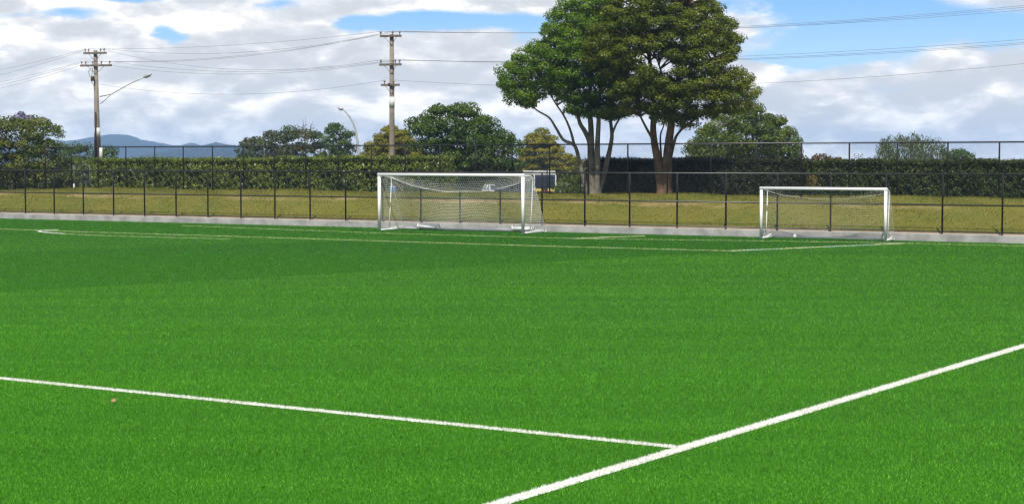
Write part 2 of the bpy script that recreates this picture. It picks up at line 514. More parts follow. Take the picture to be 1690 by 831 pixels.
def make_bank_grass():
    K = 150000
    u = RNG.uniform(-105, -5, K); s = .55 + 10.5 * RNG.uniform(0, 1, K) ** 1.0
    strip = (s > 3.7) & (s < 4.7) & (RNG.uniform(0, 1, K) < .45)
    u, s = u[~strip], s[~strip]
    P = np.array([W(a, N0 + b, zb(a, N0 + b) - .005) for a, b in zip(u, s)])
    V = blades(P, .05, np.full(len(P), .028), 1.0)
    o = np_mesh('bank_grass', V, np.arange(len(V)).reshape(-1, 3), M['bankblade'])
    tag(o, 'dry olive grass growing over the bank behind the pitch', 'grass', kind='stuff')


make_bank_grass()

# ------------------------------------------------------------------ concrete upstand and fences
UMIN, UMAX = -100.0, -5.0
wl = MB()
L = UMAX - UMIN
k = UMIN
prof = [(0, -.2), (0, .265), (.015, .28), (.235, .28), (.25, .265), (.25, -.2)]
wl.prism([(N0 + a, b) for a, b in prof], UMIN, UMAX, lambda x, y, z: W(y, x, z))
tag(wl.build('concrete_upstand', M['concrete']), 'long low grey concrete kerb wall along the far edge of the pitch', 'wall')


def chainlink(u0, u1, n, zf, ztop, pitch, r, zfun=None):
    segs = []
    h = ztop - zf
    for a in np.arange(u0 - h, u1, pitch):
        for sgn in (1, -1):
            p, q = a, a + h
            z0, z1 = (zf, ztop) if sgn > 0 else (ztop, zf)
            lo, hi = max(p, u0), min(q, u1)
            if hi <= lo: continue
            zl = z0 + (z1 - z0) * (lo - p) / h; zh = z0 + (z1 - z0) * (hi - p) / h
            segs.append((W(lo, n, zl), W(hi, n, zh)))
    return wires_mesh(segs, r)


def fence(base, posts, n, z0s, ztop, rails, label, mesh_r, pr, zmesh):
    r = thing('chain_link_fence', base, label, 'fence')
    for u in posts:
        zz = z0s(u)
        MB().tube([W(u, n, zz - .05), W(u, n, ztop - .02), W(u, n, ztop + .005)], [pr, pr, pr * .6], 8).build('post', M['black'], r)
    for nm, z, rr in rails:
        MB().tube([W(posts[0] - .02, n - (.0 if nm == 'top_rail' else .045), z), W(posts[-1] + .02, n - (.0 if nm == 'top_rail' else .045), z)], rr, 8).build(nm, M['black'], r)
    V, Fc = chainlink(posts[0], posts[-1], n + .05, zmesh, ztop, .075, mesh_r)
    link_parent(np_mesh('chain_link', V, Fc, M['mesh']), r)
    return r


px_front = [42.6, 90, 138, 188, 239, 291, 343.5, 398, 454, 512, 570.6, 694.7, 759.2, 825.5, 894.5, 965, 1039, 1117.4, 1197.9, 1282.7, 1370.5, 1461.7, 1555, 1654]
NF = N0 + .13
us = [float(onN(x, 375, NF) @ UD) for x in px_front]
us.insert(11, (us[10] + us[11]) / 2)
stp = (us[-1] - us[0]) / (len(us) - 1)
us = [us[0] - stp * k for k in range(4, 0, -1)] + us + [us[-1] + stp * k for k in range(1, 4)]
ZTOP = 2.52
fence(W(us[0], NF, .28), us, NF, lambda u: .29, ZTOP, [('top_rail', ZTOP, .032), ('mid_rail', 1.37, .03), ('bottom_rail', .37, .022)],
      'lower black chain link fence with middle rail standing on the concrete kerb', .0012, .036, .38)

NB = N0 + 8.3
px_back = [75, 118, 162, 208, 255.6, 302.7, 351, 402]
ub = [float(onN(x, 280, NB) @ UD) for x in px_back]
stb = (ub[-1] - ub[1]) / 6
u_r = [float(onN(x, 280, NB) @ UD) for x in (1036, 1101.6)]
kk = round((u_r[0] - ub[-1]) / stb)
ub += [ub[-1] + (u_r[0] - ub[-1]) * i / kk for i in range(1, kk)]
r5 = [float(onN(x, 280, NB) @ UD) for x in (1322.7, 1401.5, 1480.6, 1564, 1649)]
kq = round((r5[0] - u_r[1]) / stb)
ub += u_r + [u_r[1] + (r5[0] - u_r[1]) * i / kq for i in range(1, kq)] + r5 + [r5[-1] + 2.15 * i for i in (1, 2, 3)]
ZTB = 3.80
fence(W(ub[0], NB, 1.3), ub, NB, lambda u: zb(u, NB), ZTB, [('top_rail', ZTB, .034)],
      'taller black chain link fence on top of the bank in front of the hedges', .0012, .036, 1.55)

# ------------------------------------------------------------------ goals
def goal(base_l, base_r, H, dtop, dbase, post_r, net_r, nmat, sag, cell, label, square, weights, name='football_goal'):
    A, B = G(*base_l), G(*base_r)
    Wd = np.linalg.norm(B - A); ux = (B - A) / Wd; uy = np.array([-ux[1], ux[0], 0])
    r = thing(name, A, label, 'goal', None)
    def L(x, y, z): return A + ux * x + uy * y + np.array([0, 0, z])
    ax = (ux, uy)
    for x in (0, Wd):
        MB().tube([L(x, 0, .0), L(x, 0, H - .002)], post_r, 14).build('goalpost', M['white'], r)
    MB().tube([L(-post_r, 0, H + post_r), L(Wd + post_r, 0, H + post_r)], post_r, 14).build('crossbar', M['white'], r)
    zt = H + post_r * .6
    pr = .024
    for x in (.04, Wd - .04):
        MB().tube([L(x, post_r * .8, zt), L(x, dtop * .7, zt), L(x, dtop * .9, zt - .03), L(x, dtop, zt - .14), L(x, dtop + .01, zt - .4),
                   L(x, dtop * .93, H * .5), L(x, dtop * .8, .06)], pr, 8).build('net_support', M['white'], r)
        MB().tube([L(x, post_r * .8, .045), L(x, dbase - .05, .045)], .035, 8).build('side_bar', M['white'], r)
        MB().tube([L(x, dtop * .8, .07), L(x, dbase - .12, .16), L(x, dbase, .10)], .018, 6).build('brace', M['white'], r)
    MB().tube([L(-.0, dbase, .05), L(Wd, dbase, .05)], .05 if weights else .028, 10).build('rear_bar', M['white'], r)
    for (x0, x1, rad) in weights:
        w = MB().tube([L(x0, dbase - .12, .14), L(x1, dbase - .12, .14)], rad, 12).build('counterweight', M['white'], r)
        for x in (x0, x1):
            s = .05 if x == x0 else -.05
            o = MB().tube([L(x - s, dbase - .12, .15), L(x + s * .2, dbase - .12, .15)], rad * 1.45, 14).build('wheel', M['twine'], None)
            o.parent = w; o.matrix_parent_inverse = (r.matrix_basis @ w.matrix_parent_inverse).inverted()
    # net: roof + back as one sagging sheet, plus two side sheets
    nx = int(Wd / cell); segs = []; rad = []
    def sheet(fn, na, nb, ra, rb):
        P = np.array([[fn(i / na, j / nb) for j in range(nb + 1)] for i in range(na + 1)])
        s1 = np.stack([P[:-1], P[1:]], 2).reshape(-1, 2, 3); s2 = np.stack([P[:, :-1], P[:, 1:]], 2).reshape(-1, 2, 3)
        segs.append(s1); rad.append(np.full(len(s1), ra)); segs.append(s2); rad.append(np.full(len(s2), rb))
    jit = np.random.default_rng(3)
    ph = jit.uniform(0, 6, 4)
    def edge(a):
        e = 1 - abs(2 * a - 1) ** 2.4
        return dtop + .02 - .10 * e, zt - .08 - sag * e
    def roof(a, b):
        ey, ez = edge(a)
        e = 1 - abs(2 * a - 1) ** 2.4
        z = (H + post_r * .2) * (1 - b) + ez * b - .10 * e * math.sin(b * math.pi)
        return L(a * Wd, post_r + (ey - post_r) * b, z)
    def back(a, b):
        ey, ez = edge(a); e = 1 - abs(2 * a - 1) ** 2.4
        y = ey + (dbase - ey) * b ** 1.15 + .07 * e * math.sin(b * math.pi) + .015 * math.sin(9 * a + ph[0] + 4 * b)
        z = ez * (1 - b) + .08 * b - .06 * e * math.sin(b * math.pi) * sag + .015 * math.sin(23 * a + ph[1] + 5 * b)
        return L(a * Wd, y, z)
    sheet(roof, nx, max(4, int(dtop / cell)), net_r * .8, net_r)
    sheet(back, nx, int(math.hypot(H, dbase - dtop) / cell), net_r * 1.1, net_r * .55)
    for x in (0.0, Wd):
        def side(a, b, x=x):
            yb = dtop * (1 - b) ** .8 + dbase * (1 - (1 - b) ** .8)
            yb = dtop + (dbase - dtop) * b ** 1.1
            z = (H - .02) * (1 - b) + .06 * b - .05 * math.sin(a * math.pi) * (1 - b)
            return L(x + (.02 if x > 0 else -.02) * 0 + .03 * math.sin(7 * a + 5 * b + ph[2]), post_r * .7 + (yb - post_r * .7) * a, z)
        sheet(side, max(5, int(dbase / cell)), int(H / cell), net_r, net_r * .55)
    # edge ropes
    rope = [[fn(a, 0) for a in np.linspace(0, 1, 40)] for fn in (back,)]
    rope += [[back(a, b) for b in np.linspace(0, 1, 20)] for a in (0, 1)]
    for rp in rope:
        s = np.stack([rp[:-1], rp[1:]], 1); segs.append(s); rad.append(np.full(len(s), net_r * 2.0))
    V, Fc = wires_mesh(np.concatenate(segs), np.concatenate(rad))
    link_parent(np_mesh('net', V, Fc, nmat), r)
    return r


goal((626.2, 380.4), (863, 386.2), 2.36, .86, 1.95, .068, .0062, M['twine'], .62, .105,
     'large white football goal with white net and roller weights near the two big trees', False, [(.86, 1.88, .085), (5.68, 6.66, .085)])
goal((1256, 393.7), (1461, 398.7), 1.90, .50, 1.10, .06, .0026, M['twine_grey'], .30, .11,
     'smaller white football goal with thin grey net close against the concrete kerb', True, [])
g2 = [o for o in bpy.data.objects if o.name.startswith('football_goal')][-1]
_A, _B = G(1256, 393.7), G(1461, 398.7)
_d = (_B - _A) / np.linalg.norm(_B - _A); _n = np.array([-_d[1], _d[0], 0])
for t in (.2, .925):
    MB().box(_A + (_B - _A) * t + _n * 1.04 + np.array([0, 0, .11]), .11, .11, .13, (_d, _n), .015).build('anchor_block', M['white'], g2)

# ------------------------------------------------------------------ foliage machinery
def in_poly(P, poly):
    x, y = P[:, 0], P[:, 1]; ins = np.zeros(len(P), bool)
    n = len(poly)
    for i in range(n):
        (x0, y0), (x1, y1) = poly[i], poly[(i + 1) % n]
        c = ((y0 > y) != (y1 > y)) & (x < (x1 - x0) * (y - y0) / ((y1 - y0) + 1e-9) + x0)
        ins ^= c
    return ins


def crown_points(poly, Y, thick, spacing, rng, inner=.25, tries=14000, holes=(), inset=0.0):
    """clump centres over and through a rounded volume whose side view is the given outline"""
    poly = np.array(poly, float)
    lo, hi = poly.min(0), poly.max(0)
    P = rng.uniform(lo, hi, (tries, 2)); P = P[in_poly(P, poly)]
    P = P[seg_dist(P, list(np.vstack([poly, poly[:1]]))) * Y / FPX > inset]
    for hx, hy, hrx, hry in holes:          # open places where the limbs and the sky show
        P = P[((P[:, 0] - hx) / hrx) ** 2 + ((P[:, 1] - hy) / hry) ** 2 > rng.uniform(.75, 1.1, len(P))]
    ed = seg_dist(P, list(np.vstack([poly, poly[:1]]))) * Y / FPX
    R = thick; k = np.clip(ed / R, 0, 1)
    half = thick * np.sqrt(np.clip(1 - (1 - k) ** 2, 0, 1))
    side = np.where(rng.uniform(size=len(P)) < .62, -1, 1)
    off = np.where(rng.uniform(size=len(P)) < inner, rng.uniform(-1, 1, len(P)), side) * half
    Q = np.array([at(a, b, Y + o) for (a, b), o in zip(P, off)])
    keep = []
    cell = {}
    for i, q in enumerate(Q):
        key = tuple((q // spacing).astype(int)); ok = True
        for dx in (-1, 0, 1):
            for dy in (-1, 0, 1):
                for dz in (-1, 0, 1):
                    for j in cell.get((key[0] + dx, key[1] + dy, key[2] + dz), ()):
                        if ((Q[j] - q) ** 2).sum() < spacing ** 2: ok = False
        if ok: cell.setdefault(key, []).append(i); keep.append(i)
    return Q[keep]


def crown_leaves(Q, rc, flat, per, ll, lw, rng, up=.6, droop=0.0, center=None, out=.7):
    c = Q.mean(0) if center is None else center
    o = Q - c; o /= np.linalg.norm(o, axis=1, keepdims=True) + 1e-9
    K = len(Q) * per
    idx = np.repeat(np.arange(len(Q)), per)
    d = rng.normal(size=(K, 3)); d[:, 2] = np.where(d[:, 2] < 0, d[:, 2] * .55, d[:, 2]); d += o[idx] * .35
    d /= np.linalg.norm(d, axis=1, keepdims=True)
    rr = rc * rng.uniform(.45, 1.1, K) ** .7
    sz = rng.uniform(.6, 1.35, len(Q))[idx]
    P = Q[idx] + d * (rr * sz)[:, None] * np.array([1, 1, flat])
    if droop > 1: P[:, 2] -= rng.uniform(0, 1, K) ** 1.5 * rc * 1.2
    nn = d * out + np.array([0, 0, up]) + rng.normal(size=(K, 3)) * .45
    return leaf_quads(P, nn, ll, lw, droop)


def tree(name, label, cat, poly, Y, thick, mat, spacing, rc, flat, per, ll, lw, seed, bark='bark', base=None, group=None, up=.6, droop=0.0, inner=.25, trunk_r=.16, out=.7, stems=None, nbranch=40, tries=14000, holes=()):
    rng = np.random.default_rng(seed)
    Q = crown_points(poly, Y, thick, spacing, rng, inner, tries, holes, rc * .5)
    lo = np.array(poly).min(0); hi = np.array(poly).max(0); cx = (lo[0] + hi[0]) / 2
    bx = base[0] if base else cx
    p0 = at(bx, HZ, Y); uu, nn_ = un(p0); gz = zb(uu, nn_) if nn_ < N0 + 110 else -1.3
    p0[2] = gz
    r = thing(name, p0, label, cat, group)
    tb = MB()
    tips = []
    if stems is None:
        top = at(cx, lo[1] * .55 + hi[1] * .45, Y)
        mid = p0 * .5 + top * .5 + np.array([rng.normal() * .15, 0, 0])
        tb.tube([p0 - np.array([0, 0, .2]), p0 + np.array([0, 0, .3]), mid, top], [trunk_r * 1.3, trunk_r, trunk_r * .75, trunk_r * .3], 8)
        tips = [p0 * .35 + top * .65, mid, top]
    else:
        for pts, r0, r1, dy in stems:
            pp = [at(a, b, Y + dy * (i / max(1, len(pts) - 1))) for i, (a, b) in enumerate(pts)]
            if pts[0][1] > 310: pp[0][2] = gz - .15
            # smooth
            fine = []
            for i in range(len(pp) - 1):
                a0 = pp[max(i - 1, 0)]; a1, a2 = pp[i], pp[i + 1]; a3 = pp[min(i + 2, len(pp) - 1)]
                for t in np.arange(0, 1, .25):
                    fine.append(.5 * ((2 * a1) + (-a0 + a2) * t + (2 * a0 - 5 * a1 + 4 * a2 - a3) * t * t + (-a0 + 3 * a1 - 3 * a2 + a3) * t ** 3))
            fine.append(pp[-1])
            rad = np.linspace(r0, r1, len(fine))
            if pts[0][1] > 310: rad[0] *= 1.35; rad[1] *= 1.12
            tb.tube(fine, list(rad), 9)
            tips += fine[len(fine) // 2:]
    tips = np.array(tips)
    sel = rng.permutation(len(Q))[:nbranch]
    for i in sel:
        q = Q[i]; d = np.linalg.norm((tips - q) * np.array([1, 1, 1.0]), axis=1) + np.where(tips[:, 2] > q[2] - .2, 2.0, 0)
        s = tips[np.argmin(d)]
        m1 = s * .6 + q * .4 + np.array([rng.normal() * .12, rng.normal() * .12, .10 * np.linalg.norm(q - s)])
        m2 = s * .25 + q * .75 + np.array([rng.normal() * .12, rng.normal() * .12, .08 * np.linalg.norm(q - s)])
        b = min(.055, trunk_r * .3)
        tb.tube([s, m1, m2, q], [b, b * .7, b * .45, b * .2], 5, False)
    tb.build('trunk', M[bark], r)
    V, Fc = crown_leaves(Q, rc, flat, per, ll, lw, rng, up, droop, None, out)
    link_parent(np_mesh('crown', V, Fc, mat), r)
    return r


G1 = [(0, (.040, .082, .006)), (.4, (.088, .170, .010)), (.75, (.155, .250, .015)), (1, (.24, .33, .03))]
G2 = [(0, (.044, .068, .006)), (.35, (.098, .136, .009)), (.7, (.170, .200, .016)), (.96, (.23, .235, .028)), (1, (.24, .17, .05))]
M['leaf_big_l'] = leafmat('fresh_green_leaf', G1, .4, .42, .3)
M['leaf_big_r'] = leafmat('olive_green_leaf', G2, .4, .42, .3)
M['leaf_dark'] = leafmat('dark_green_leaf', [(0, (.022, .045, .005)), (.5, (.050, .094, .009)), (1, (.105, .165, .018))], .28, .45, .3)
M['leaf_olive'] = leafmat('olive_leaf', [(0, (.040, .066, .008)), (.5, (.088, .128, .014)), (1, (.155, .195, .030))], .28, .5, .25)
M['leaf_gold'] = leafmat('golden_leaf', [(0, (.080, .085, .004)), (.5, (.200, .190, .010)), (1, (.36, .32, .02))], .28, .5, .25)
M['leaf_red'] = leafmat('red_tipped_leaf', [(0, (.022, .042, .010)), (.5, (.044, .068, .014)), (.80, (.075, .085, .018)), (.90, (.10, .045, .020)), (1, (.14, .040, .022))], .25, .5, .3, .5, .6)
M['leaf_left'] = leafmat('yellow_green_leaf', [(0, (.026, .046, .005)), (.45, (.074, .100, .008)), (1, (.18, .19, .018))], .28, .5, .3)
M['leaf_purple'] = leafmat('purple_blossom', [(0, (.10, .085, .16)), (.5, (.18, .15, .27)), (1, (.28, .24, .36))], .3, .6, .2)
M['leaf_willow'] = leafmat('grey_green_leaf', [(0, (.036, .056, .018)), (.5, (.075, .105, .030)), (1, (.14, .17, .06))], .3, .5, .2)
M['leaf_rust'] = leafmat('rusty_leaf', [(0, (.045, .032, .012)), (.5, (.12, .075, .022)), (1, (.22, .12, .03))], .25, .5, .2)
M['leaf_hedge_l'] = leafmat('hedge_leaf', [(0, (.045, .078, .007)), (.45, (.125, .172, .015)), (.8, (.20, .245, .028)), (1, (.30, .33, .05))], .25, .38, .5, .9, .4)
M['leaf_hedge_r'] = leafmat('shaded_hedge_leaf', [(0, (.012, .016, .006)), (.5, (.026, .032, .010)), (.85, (.050, .055, .018)), (1, (.085, .07, .03))], .15, .5, .2, .9, .35)  # dark foliage, with the shade of the big trees put into its colour
M['leaf_hedge_far'] = leafmat('moss_hedge_leaf', [(0, (.020, .034, .007)), (.5, (.042, .062, .012)), (1, (.085, .11, .022))], .2, .5, .2, .9, .4)

# ---- the two big trees
polyL = [(1010, -22), (960, -12), (930, 0), (914, 16), (900, 42), (889, 63), (873, 72), (862, 82), (855, 84), (840, 98), (826, 110), (817, 128), (822, 142), (832, 150), (840, 160), (834, 170), (848, 179), (870, 183), (886, 172),
         (905, 156), (928, 166), (935, 186), (952, 198), (975, 190), (1000, 202), (1020, 196), (1045, 190), (1052, 150), (1040, 110), (1030, 60), (1025, 0)]
polyR = [(1060, -40), (1010, -15), (985, 30), (965, 60), (960, 95), (985, 120), (1000, 150), (1015, 188), (1040, 196), (1060, 188), (1085, 206), (1110, 210), (1142, 214), (1156, 200), (1190, 192), (1232, 186), (1250, 164),
         (1247, 136), (1232, 120), (1210, 104), (1219, 88), (1222, 64), (1211, 44), (1201, 26), (1186, 2), (1150, -30), (1100, -45)]
dL = float(onN(985, HZ, NB + .9)[1]); dR = float(onN(1097, HZ, NB + .9)[1])
stemsL = [
    ([(973, 319), (964, 300), (956, 265), (948, 240), (930, 231), (918, 212), (906, 194), (886, 182), (872, 168)], .12, .025, -.6),
    ([(948, 240), (941, 214), (930, 190), (915, 168), (900, 140)], .07, .02, -.8),
    ([(975, 319), (974, 290), (974, 240), (966, 218), (957, 203), (952, 180), (944, 140), (930, 100)], .17, .04, .3),
    ([(977, 319), (976, 285), (976, 240), (975, 205), (973, 180), (975, 130), (980, 70), (985, 20)], .19, .05, .5),
    ([(985, 319), (986, 280), (986, 240), (988, 200), (988, 170), (995, 110), (1000, 60)], .17, .04, -.5),
    ([(984, 319), (995, 296), (1003, 262), (1007, 244), (1010, 222), (1007, 190), (1010, 150), (1015, 100)], .16, .04, .6),
    ([(1010, 222), (1017, 205), (1025, 192), (1034, 170), (1040, 140)], .06, .02, -.4)]
stemsR = [
    ([(1092, 319), (1090, 300), (1085, 262), (1080, 235), (1078, 209), (1080, 180), (1076, 130), (1068, 70), (1060, 10)], .23, .06, .5),
    ([(1081, 240), (1076, 228), (1066, 210), (1057, 192), (1046, 165), (1035, 140)], .08, .02, -.5),
    ([(1100, 319), (1101, 290), (1102, 258), (1104, 235), (1108, 205), (1112, 170), (1122, 120), (1130, 60), (1135, 10)], .27, .07, -.3),
    ([(1094, 290), (1091, 255), (1090, 224), (1095, 208), (1100, 180)], .06, .02, .8),
    ([(1103, 300), (1106, 266), (1113, 234), (1118, 222), (1130, 209), (1148, 196), (1165, 180), (1185, 160)], .09, .025, -.6),
    ([(1112, 170), (1130, 140), (1155, 115), (1180, 95), (1200, 85)], .07, .02, .4),
    ([(1112, 170), (1095, 130), (1085, 100), (1075, 80)], .06, .02, -.8)]
tree('broadleaf_tree', 'tall fresh green spreading tree with several slender grey leaning trunks', 'tree', polyL, dL, 2.3, M['leaf_big_l'], .60, .47, .62, 360, .115, .058, 11, 'bark', (981, 319), 'two big trees on the bank', .6, 0, .22, .2, .7, stemsL, 240, 30000, [(1012, 138, 13, 12), (990, 152, 14, 8), (948, 150, 10, 8), (900, 148, 16, 6), (965, 118, 8, 7), (1000, 100, 9, 8), (925, 128, 9, 5)])
tree('broadleaf_tree', 'tall olive green tree with thick red brown double trunk beside the fresh green one', 'tree', polyR, dR, 2.7, M['leaf_big_r'], .62, .48, .60, 360, .115, .058, 12, 'bark_red', (1098, 319), 'two big trees on the bank', .6, 0, .22, .25, .7, stemsR, 280, 30000, [(1072, 98, 24, 20), (1098, 110, 20, 16), (1040, 120, 14, 14), (1175, 92, 26, 9), (1142, 112, 16, 8), (1165, 165, 30, 6), (1062, 60, 9, 8), (1140, 15, 12, 10), (1012, 140, 14, 10), (1120, 130, 14, 8), (1190, 150, 14, 5)])

# ---- trees farther back
tree('flowering_tree', 'yellow green bushy tree at the left end of the bank', 'tree', [(-60, 190), (-10, 186), (20, 192), (45, 196), (62, 190), (78, 202), (92, 206), (97, 220), (90, 232), (105, 262), (116, 290), (112, 316), (-60, 322)], 108, 2.6, M['leaf_left'], .85, .66, .6, 225, 0.164, 0.098, 21, 'bark', (20, 316))
tree('jacaranda_tree', 'purple blossomed tree top showing above the yellow green tree', 'tree', [(18, 196), (28, 184), (44, 182), (56, 190), (64, 202), (50, 215), (25, 212)], 114, 1.0, M['leaf_purple'], .45, .38, .7, 70, .14, .10, 22, 'bark', None, None, .5, 0, .2, .1, .7, None, 10)
tree('low_dark_tree', 'low dark tree behind the left utility pole', 'tree', [(92, 238), (104, 228), (118, 234), (132, 231), (148, 236), (160, 246), (178, 240), (190, 246), (196, 262), (196, 275), (92, 280)], 150, 2.2, M['leaf_dark'], .95, .75, .6, 180, 0.197, 0.123, 23)  # low tree with plain dark green foliage
tree('boundary_foliage', 'dim green shrub filling the gap left of the long hedge', 'shrub', [(84, 268), (100, 252), (122, 262), (140, 258), (156, 268), (158, 314), (84, 318)], 109, .9, M['leaf_olive'], .5, .42, .7, 70, .18, .10, 24, 'bark', None, None, .5, 0, .2, .06, .7, None, 10)
tree('red_tipped_tree', 'wide dark tree with dull red tips behind the long hedge', 'tree', [(394, 262), (398, 236), (410, 224), (428, 220), (446, 213), (462, 216), (475, 208), (492, 206), (508, 212), (522, 214), (534, 226), (540, 275), (394, 275)], 150, 2.8, M['leaf_red'], 1.0, .80, .55, 195, 0.197, 0.123, 25)
tree('twiggy_tree', 'nearly bare grey twiggy tree poking above the red tipped tree', 'tree', [(482, 222), (492, 206), (508, 200), (522, 208), (526, 222)], 152, 1.2, M['leaf_willow'], .75, .3, .7, 4, .12, .06, 26, 'bark_pale', None, None, .5, 0, .2, .10, .7,
     [([(505, 250), (502, 220), (500, 196)], .06, .012, 0), ([(505, 245), (510, 222), (516, 200)], .05, .012, .3), ([(504, 235), (494, 215), (490, 203)], .04, .01, -.3), ([(502, 220), (505, 208), (504, 193)], .03, .01, .2)], 20)
tree('round_tree', 'compact mid green tree between the red tipped tree and the curved lamp', 'tree', [(528, 262), (530, 226), (540, 206), (552, 200), (562, 204), (575, 212), (582, 226), (584, 236), (590, 244), (592, 275), (528, 275)], 146, 2.0, M['leaf_dark'], .95, .72, .6, 195, 0.189, 0.115, 27)
tree('golden_conifer', 'golden green conifer behind the middle utility pole', 'conifer', [(598, 262), (606, 240), (622, 224), (632, 210), (648, 205), (660, 212), (674, 212), (682, 232), (700, 262), (700, 275), (598, 275)], 142, 2.2, M['leaf_gold'], .60, .56, .46, 225, 0.213, 0.090, 28, 'bark', None, 'golden conifers', .8, 0, .2, .16, .5)
tree('evergreen_tree', 'broad very dark leafy tree above the left goal', 'tree', [(676, 212), (682, 196), (698, 186), (706, 174), (724, 170), (742, 172), (764, 168), (784, 174), (800, 182), (812, 196), (824, 210), (838, 216), (852, 220), (859, 232), (854, 250), (862, 268), (866, 290), (850, 303), (788, 303), (780, 326), (712, 326), (710, 262), (690, 258), (684, 232)], 99, 2.9, M['leaf_dark'], .80, .60, .58, 285, 0.148, 0.090, 29, 'bark_pale', (772, 316), None, .55, 0, .3, .18, .7,  # lower crown reaches the ground to stand in for the shade beneath
     [([(772, 320), (774, 290), (770, 250), (766, 215), (764, 190)], .2, .05, 0), ([(775, 300), (792, 280), (806, 268), (830, 262)], .09, .03, -2.4), ([(772, 280), (750, 250), (725, 220)], .1, .03, .4)], 60, 20000)
tree('boundary_foliage', 'dark shrub row behind the white cars', 'shrub', [(690, 330), (690, 284), (730, 278), (780, 282), (830, 280), (872, 284), (872, 330)], 192, 1.6, M['leaf_dark'], .8, .7, .7, 120, .2, .13, 47, 'bark', None, None, .5, 0, .2, .06, .7, None, 6)  # added leaf row standing in for the dark shade under the evergreen
tree('golden_conifer', 'golden conifer behind the white roofed bus', 'conifer', [(856, 300), (858, 252), (868, 232), (872, 218), (886, 214), (896, 208), (908, 218), (922, 232), (930, 248), (944, 256), (960, 262), (972, 300)], 188, 3.0, M['leaf_gold'], .70, .66, .46, 225, 0.246, 0.107, 30, 'bark', None, 'golden conifers', .8, 0, .2, .18, .5)
tree('boundary_foliage', 'dark green shrub between the bus and the leaning trunks', 'shrub', [(918, 322), (918, 296), (930, 288), (948, 290), (966, 284), (975, 300), (975, 322)], 101, .9, M['leaf_olive'], .45, .4, .7, 80, .17, .1, 31, 'bark', None, None, .5, 0, .2, .06, .7, None, 10)
tree('domed_tree', 'large domed dense olive tree rising behind the right hedge', 'tree', [(1132, 262), (1140, 236), (1152, 216), (1170, 200), (1192, 186), (1220, 176), (1248, 172), (1270, 180), (1292, 194), (1308, 210), (1318, 230), (1320, 245), (1330, 262), (1330, 276), (1132, 276)], 112, 3.4, M['leaf_olive'], .80, .62, .66, 285, 0.148, 0.090, 32, 'bark', None, None, .55, 0, .3, .2, .75, None, 40, 20000)
tree('russet_shrub', 'small rusty shrub peeping over the hedge right of the domed tree', 'shrub', [(1336, 268), (1344, 256), (1358, 253), (1372, 258), (1376, 272), (1336, 276)], 120, .8, M['leaf_rust'], .4, .34, .65, 60, .16, .1, 33, 'bark', None, 'russet shrubs', .5, 0, .2, .06, .7, None, 8)
tree('russet_shrub', 'second smaller rusty shrub nearer the weeping tree', 'shrub', [(1372, 270), (1378, 260), (1386, 258), (1394, 266), (1398, 276), (1372, 276)], 120, .5, M['leaf_rust'], .35, .3, .65, 60, .16, .1, 34, 'bark', None, 'russet shrubs', .5, 0, .2, .06, .7, None, 8)
tree('weeping_tree', 'drooping grey green weeping tree behind the right hedge', 'tree', [(1440, 268), (1447, 238), (1462, 226), (1480, 222), (1502, 219), (1524, 222), (1536, 230), (1552, 230), (1560, 246), (1568, 268), (1568, 278), (1440, 278)], 150, 2.6, M['leaf_willow'], .95, .62, 1.0, 120, .34, .07, 35, 'bark_pale', None, None, .3, 1.6, .25, .16, .7)
tree('far_dark_tree', 'small dark round tree at right of the weeping tree', 'tree', [(1556, 268), (1562, 252), (1574, 247), (1590, 245), (1602, 252), (1610, 268), (1610, 276), (1556, 276)], 182, 1.7, M['leaf_dark'], .6, .5, .7, 90, 0.213, 0.131, 36)
tree('sapling', 'thin wispy sapling standing above the hedge left of the weeping tree', 'tree', [(1406, 262), (1412, 251), (1424, 252), (1428, 262)], 118, .4, M['leaf_olive'], .4, .2, .7, 8, .12, .07, 37, 'bark_pale', None, None, .5, 0, .2, .02, .7, None, 8)

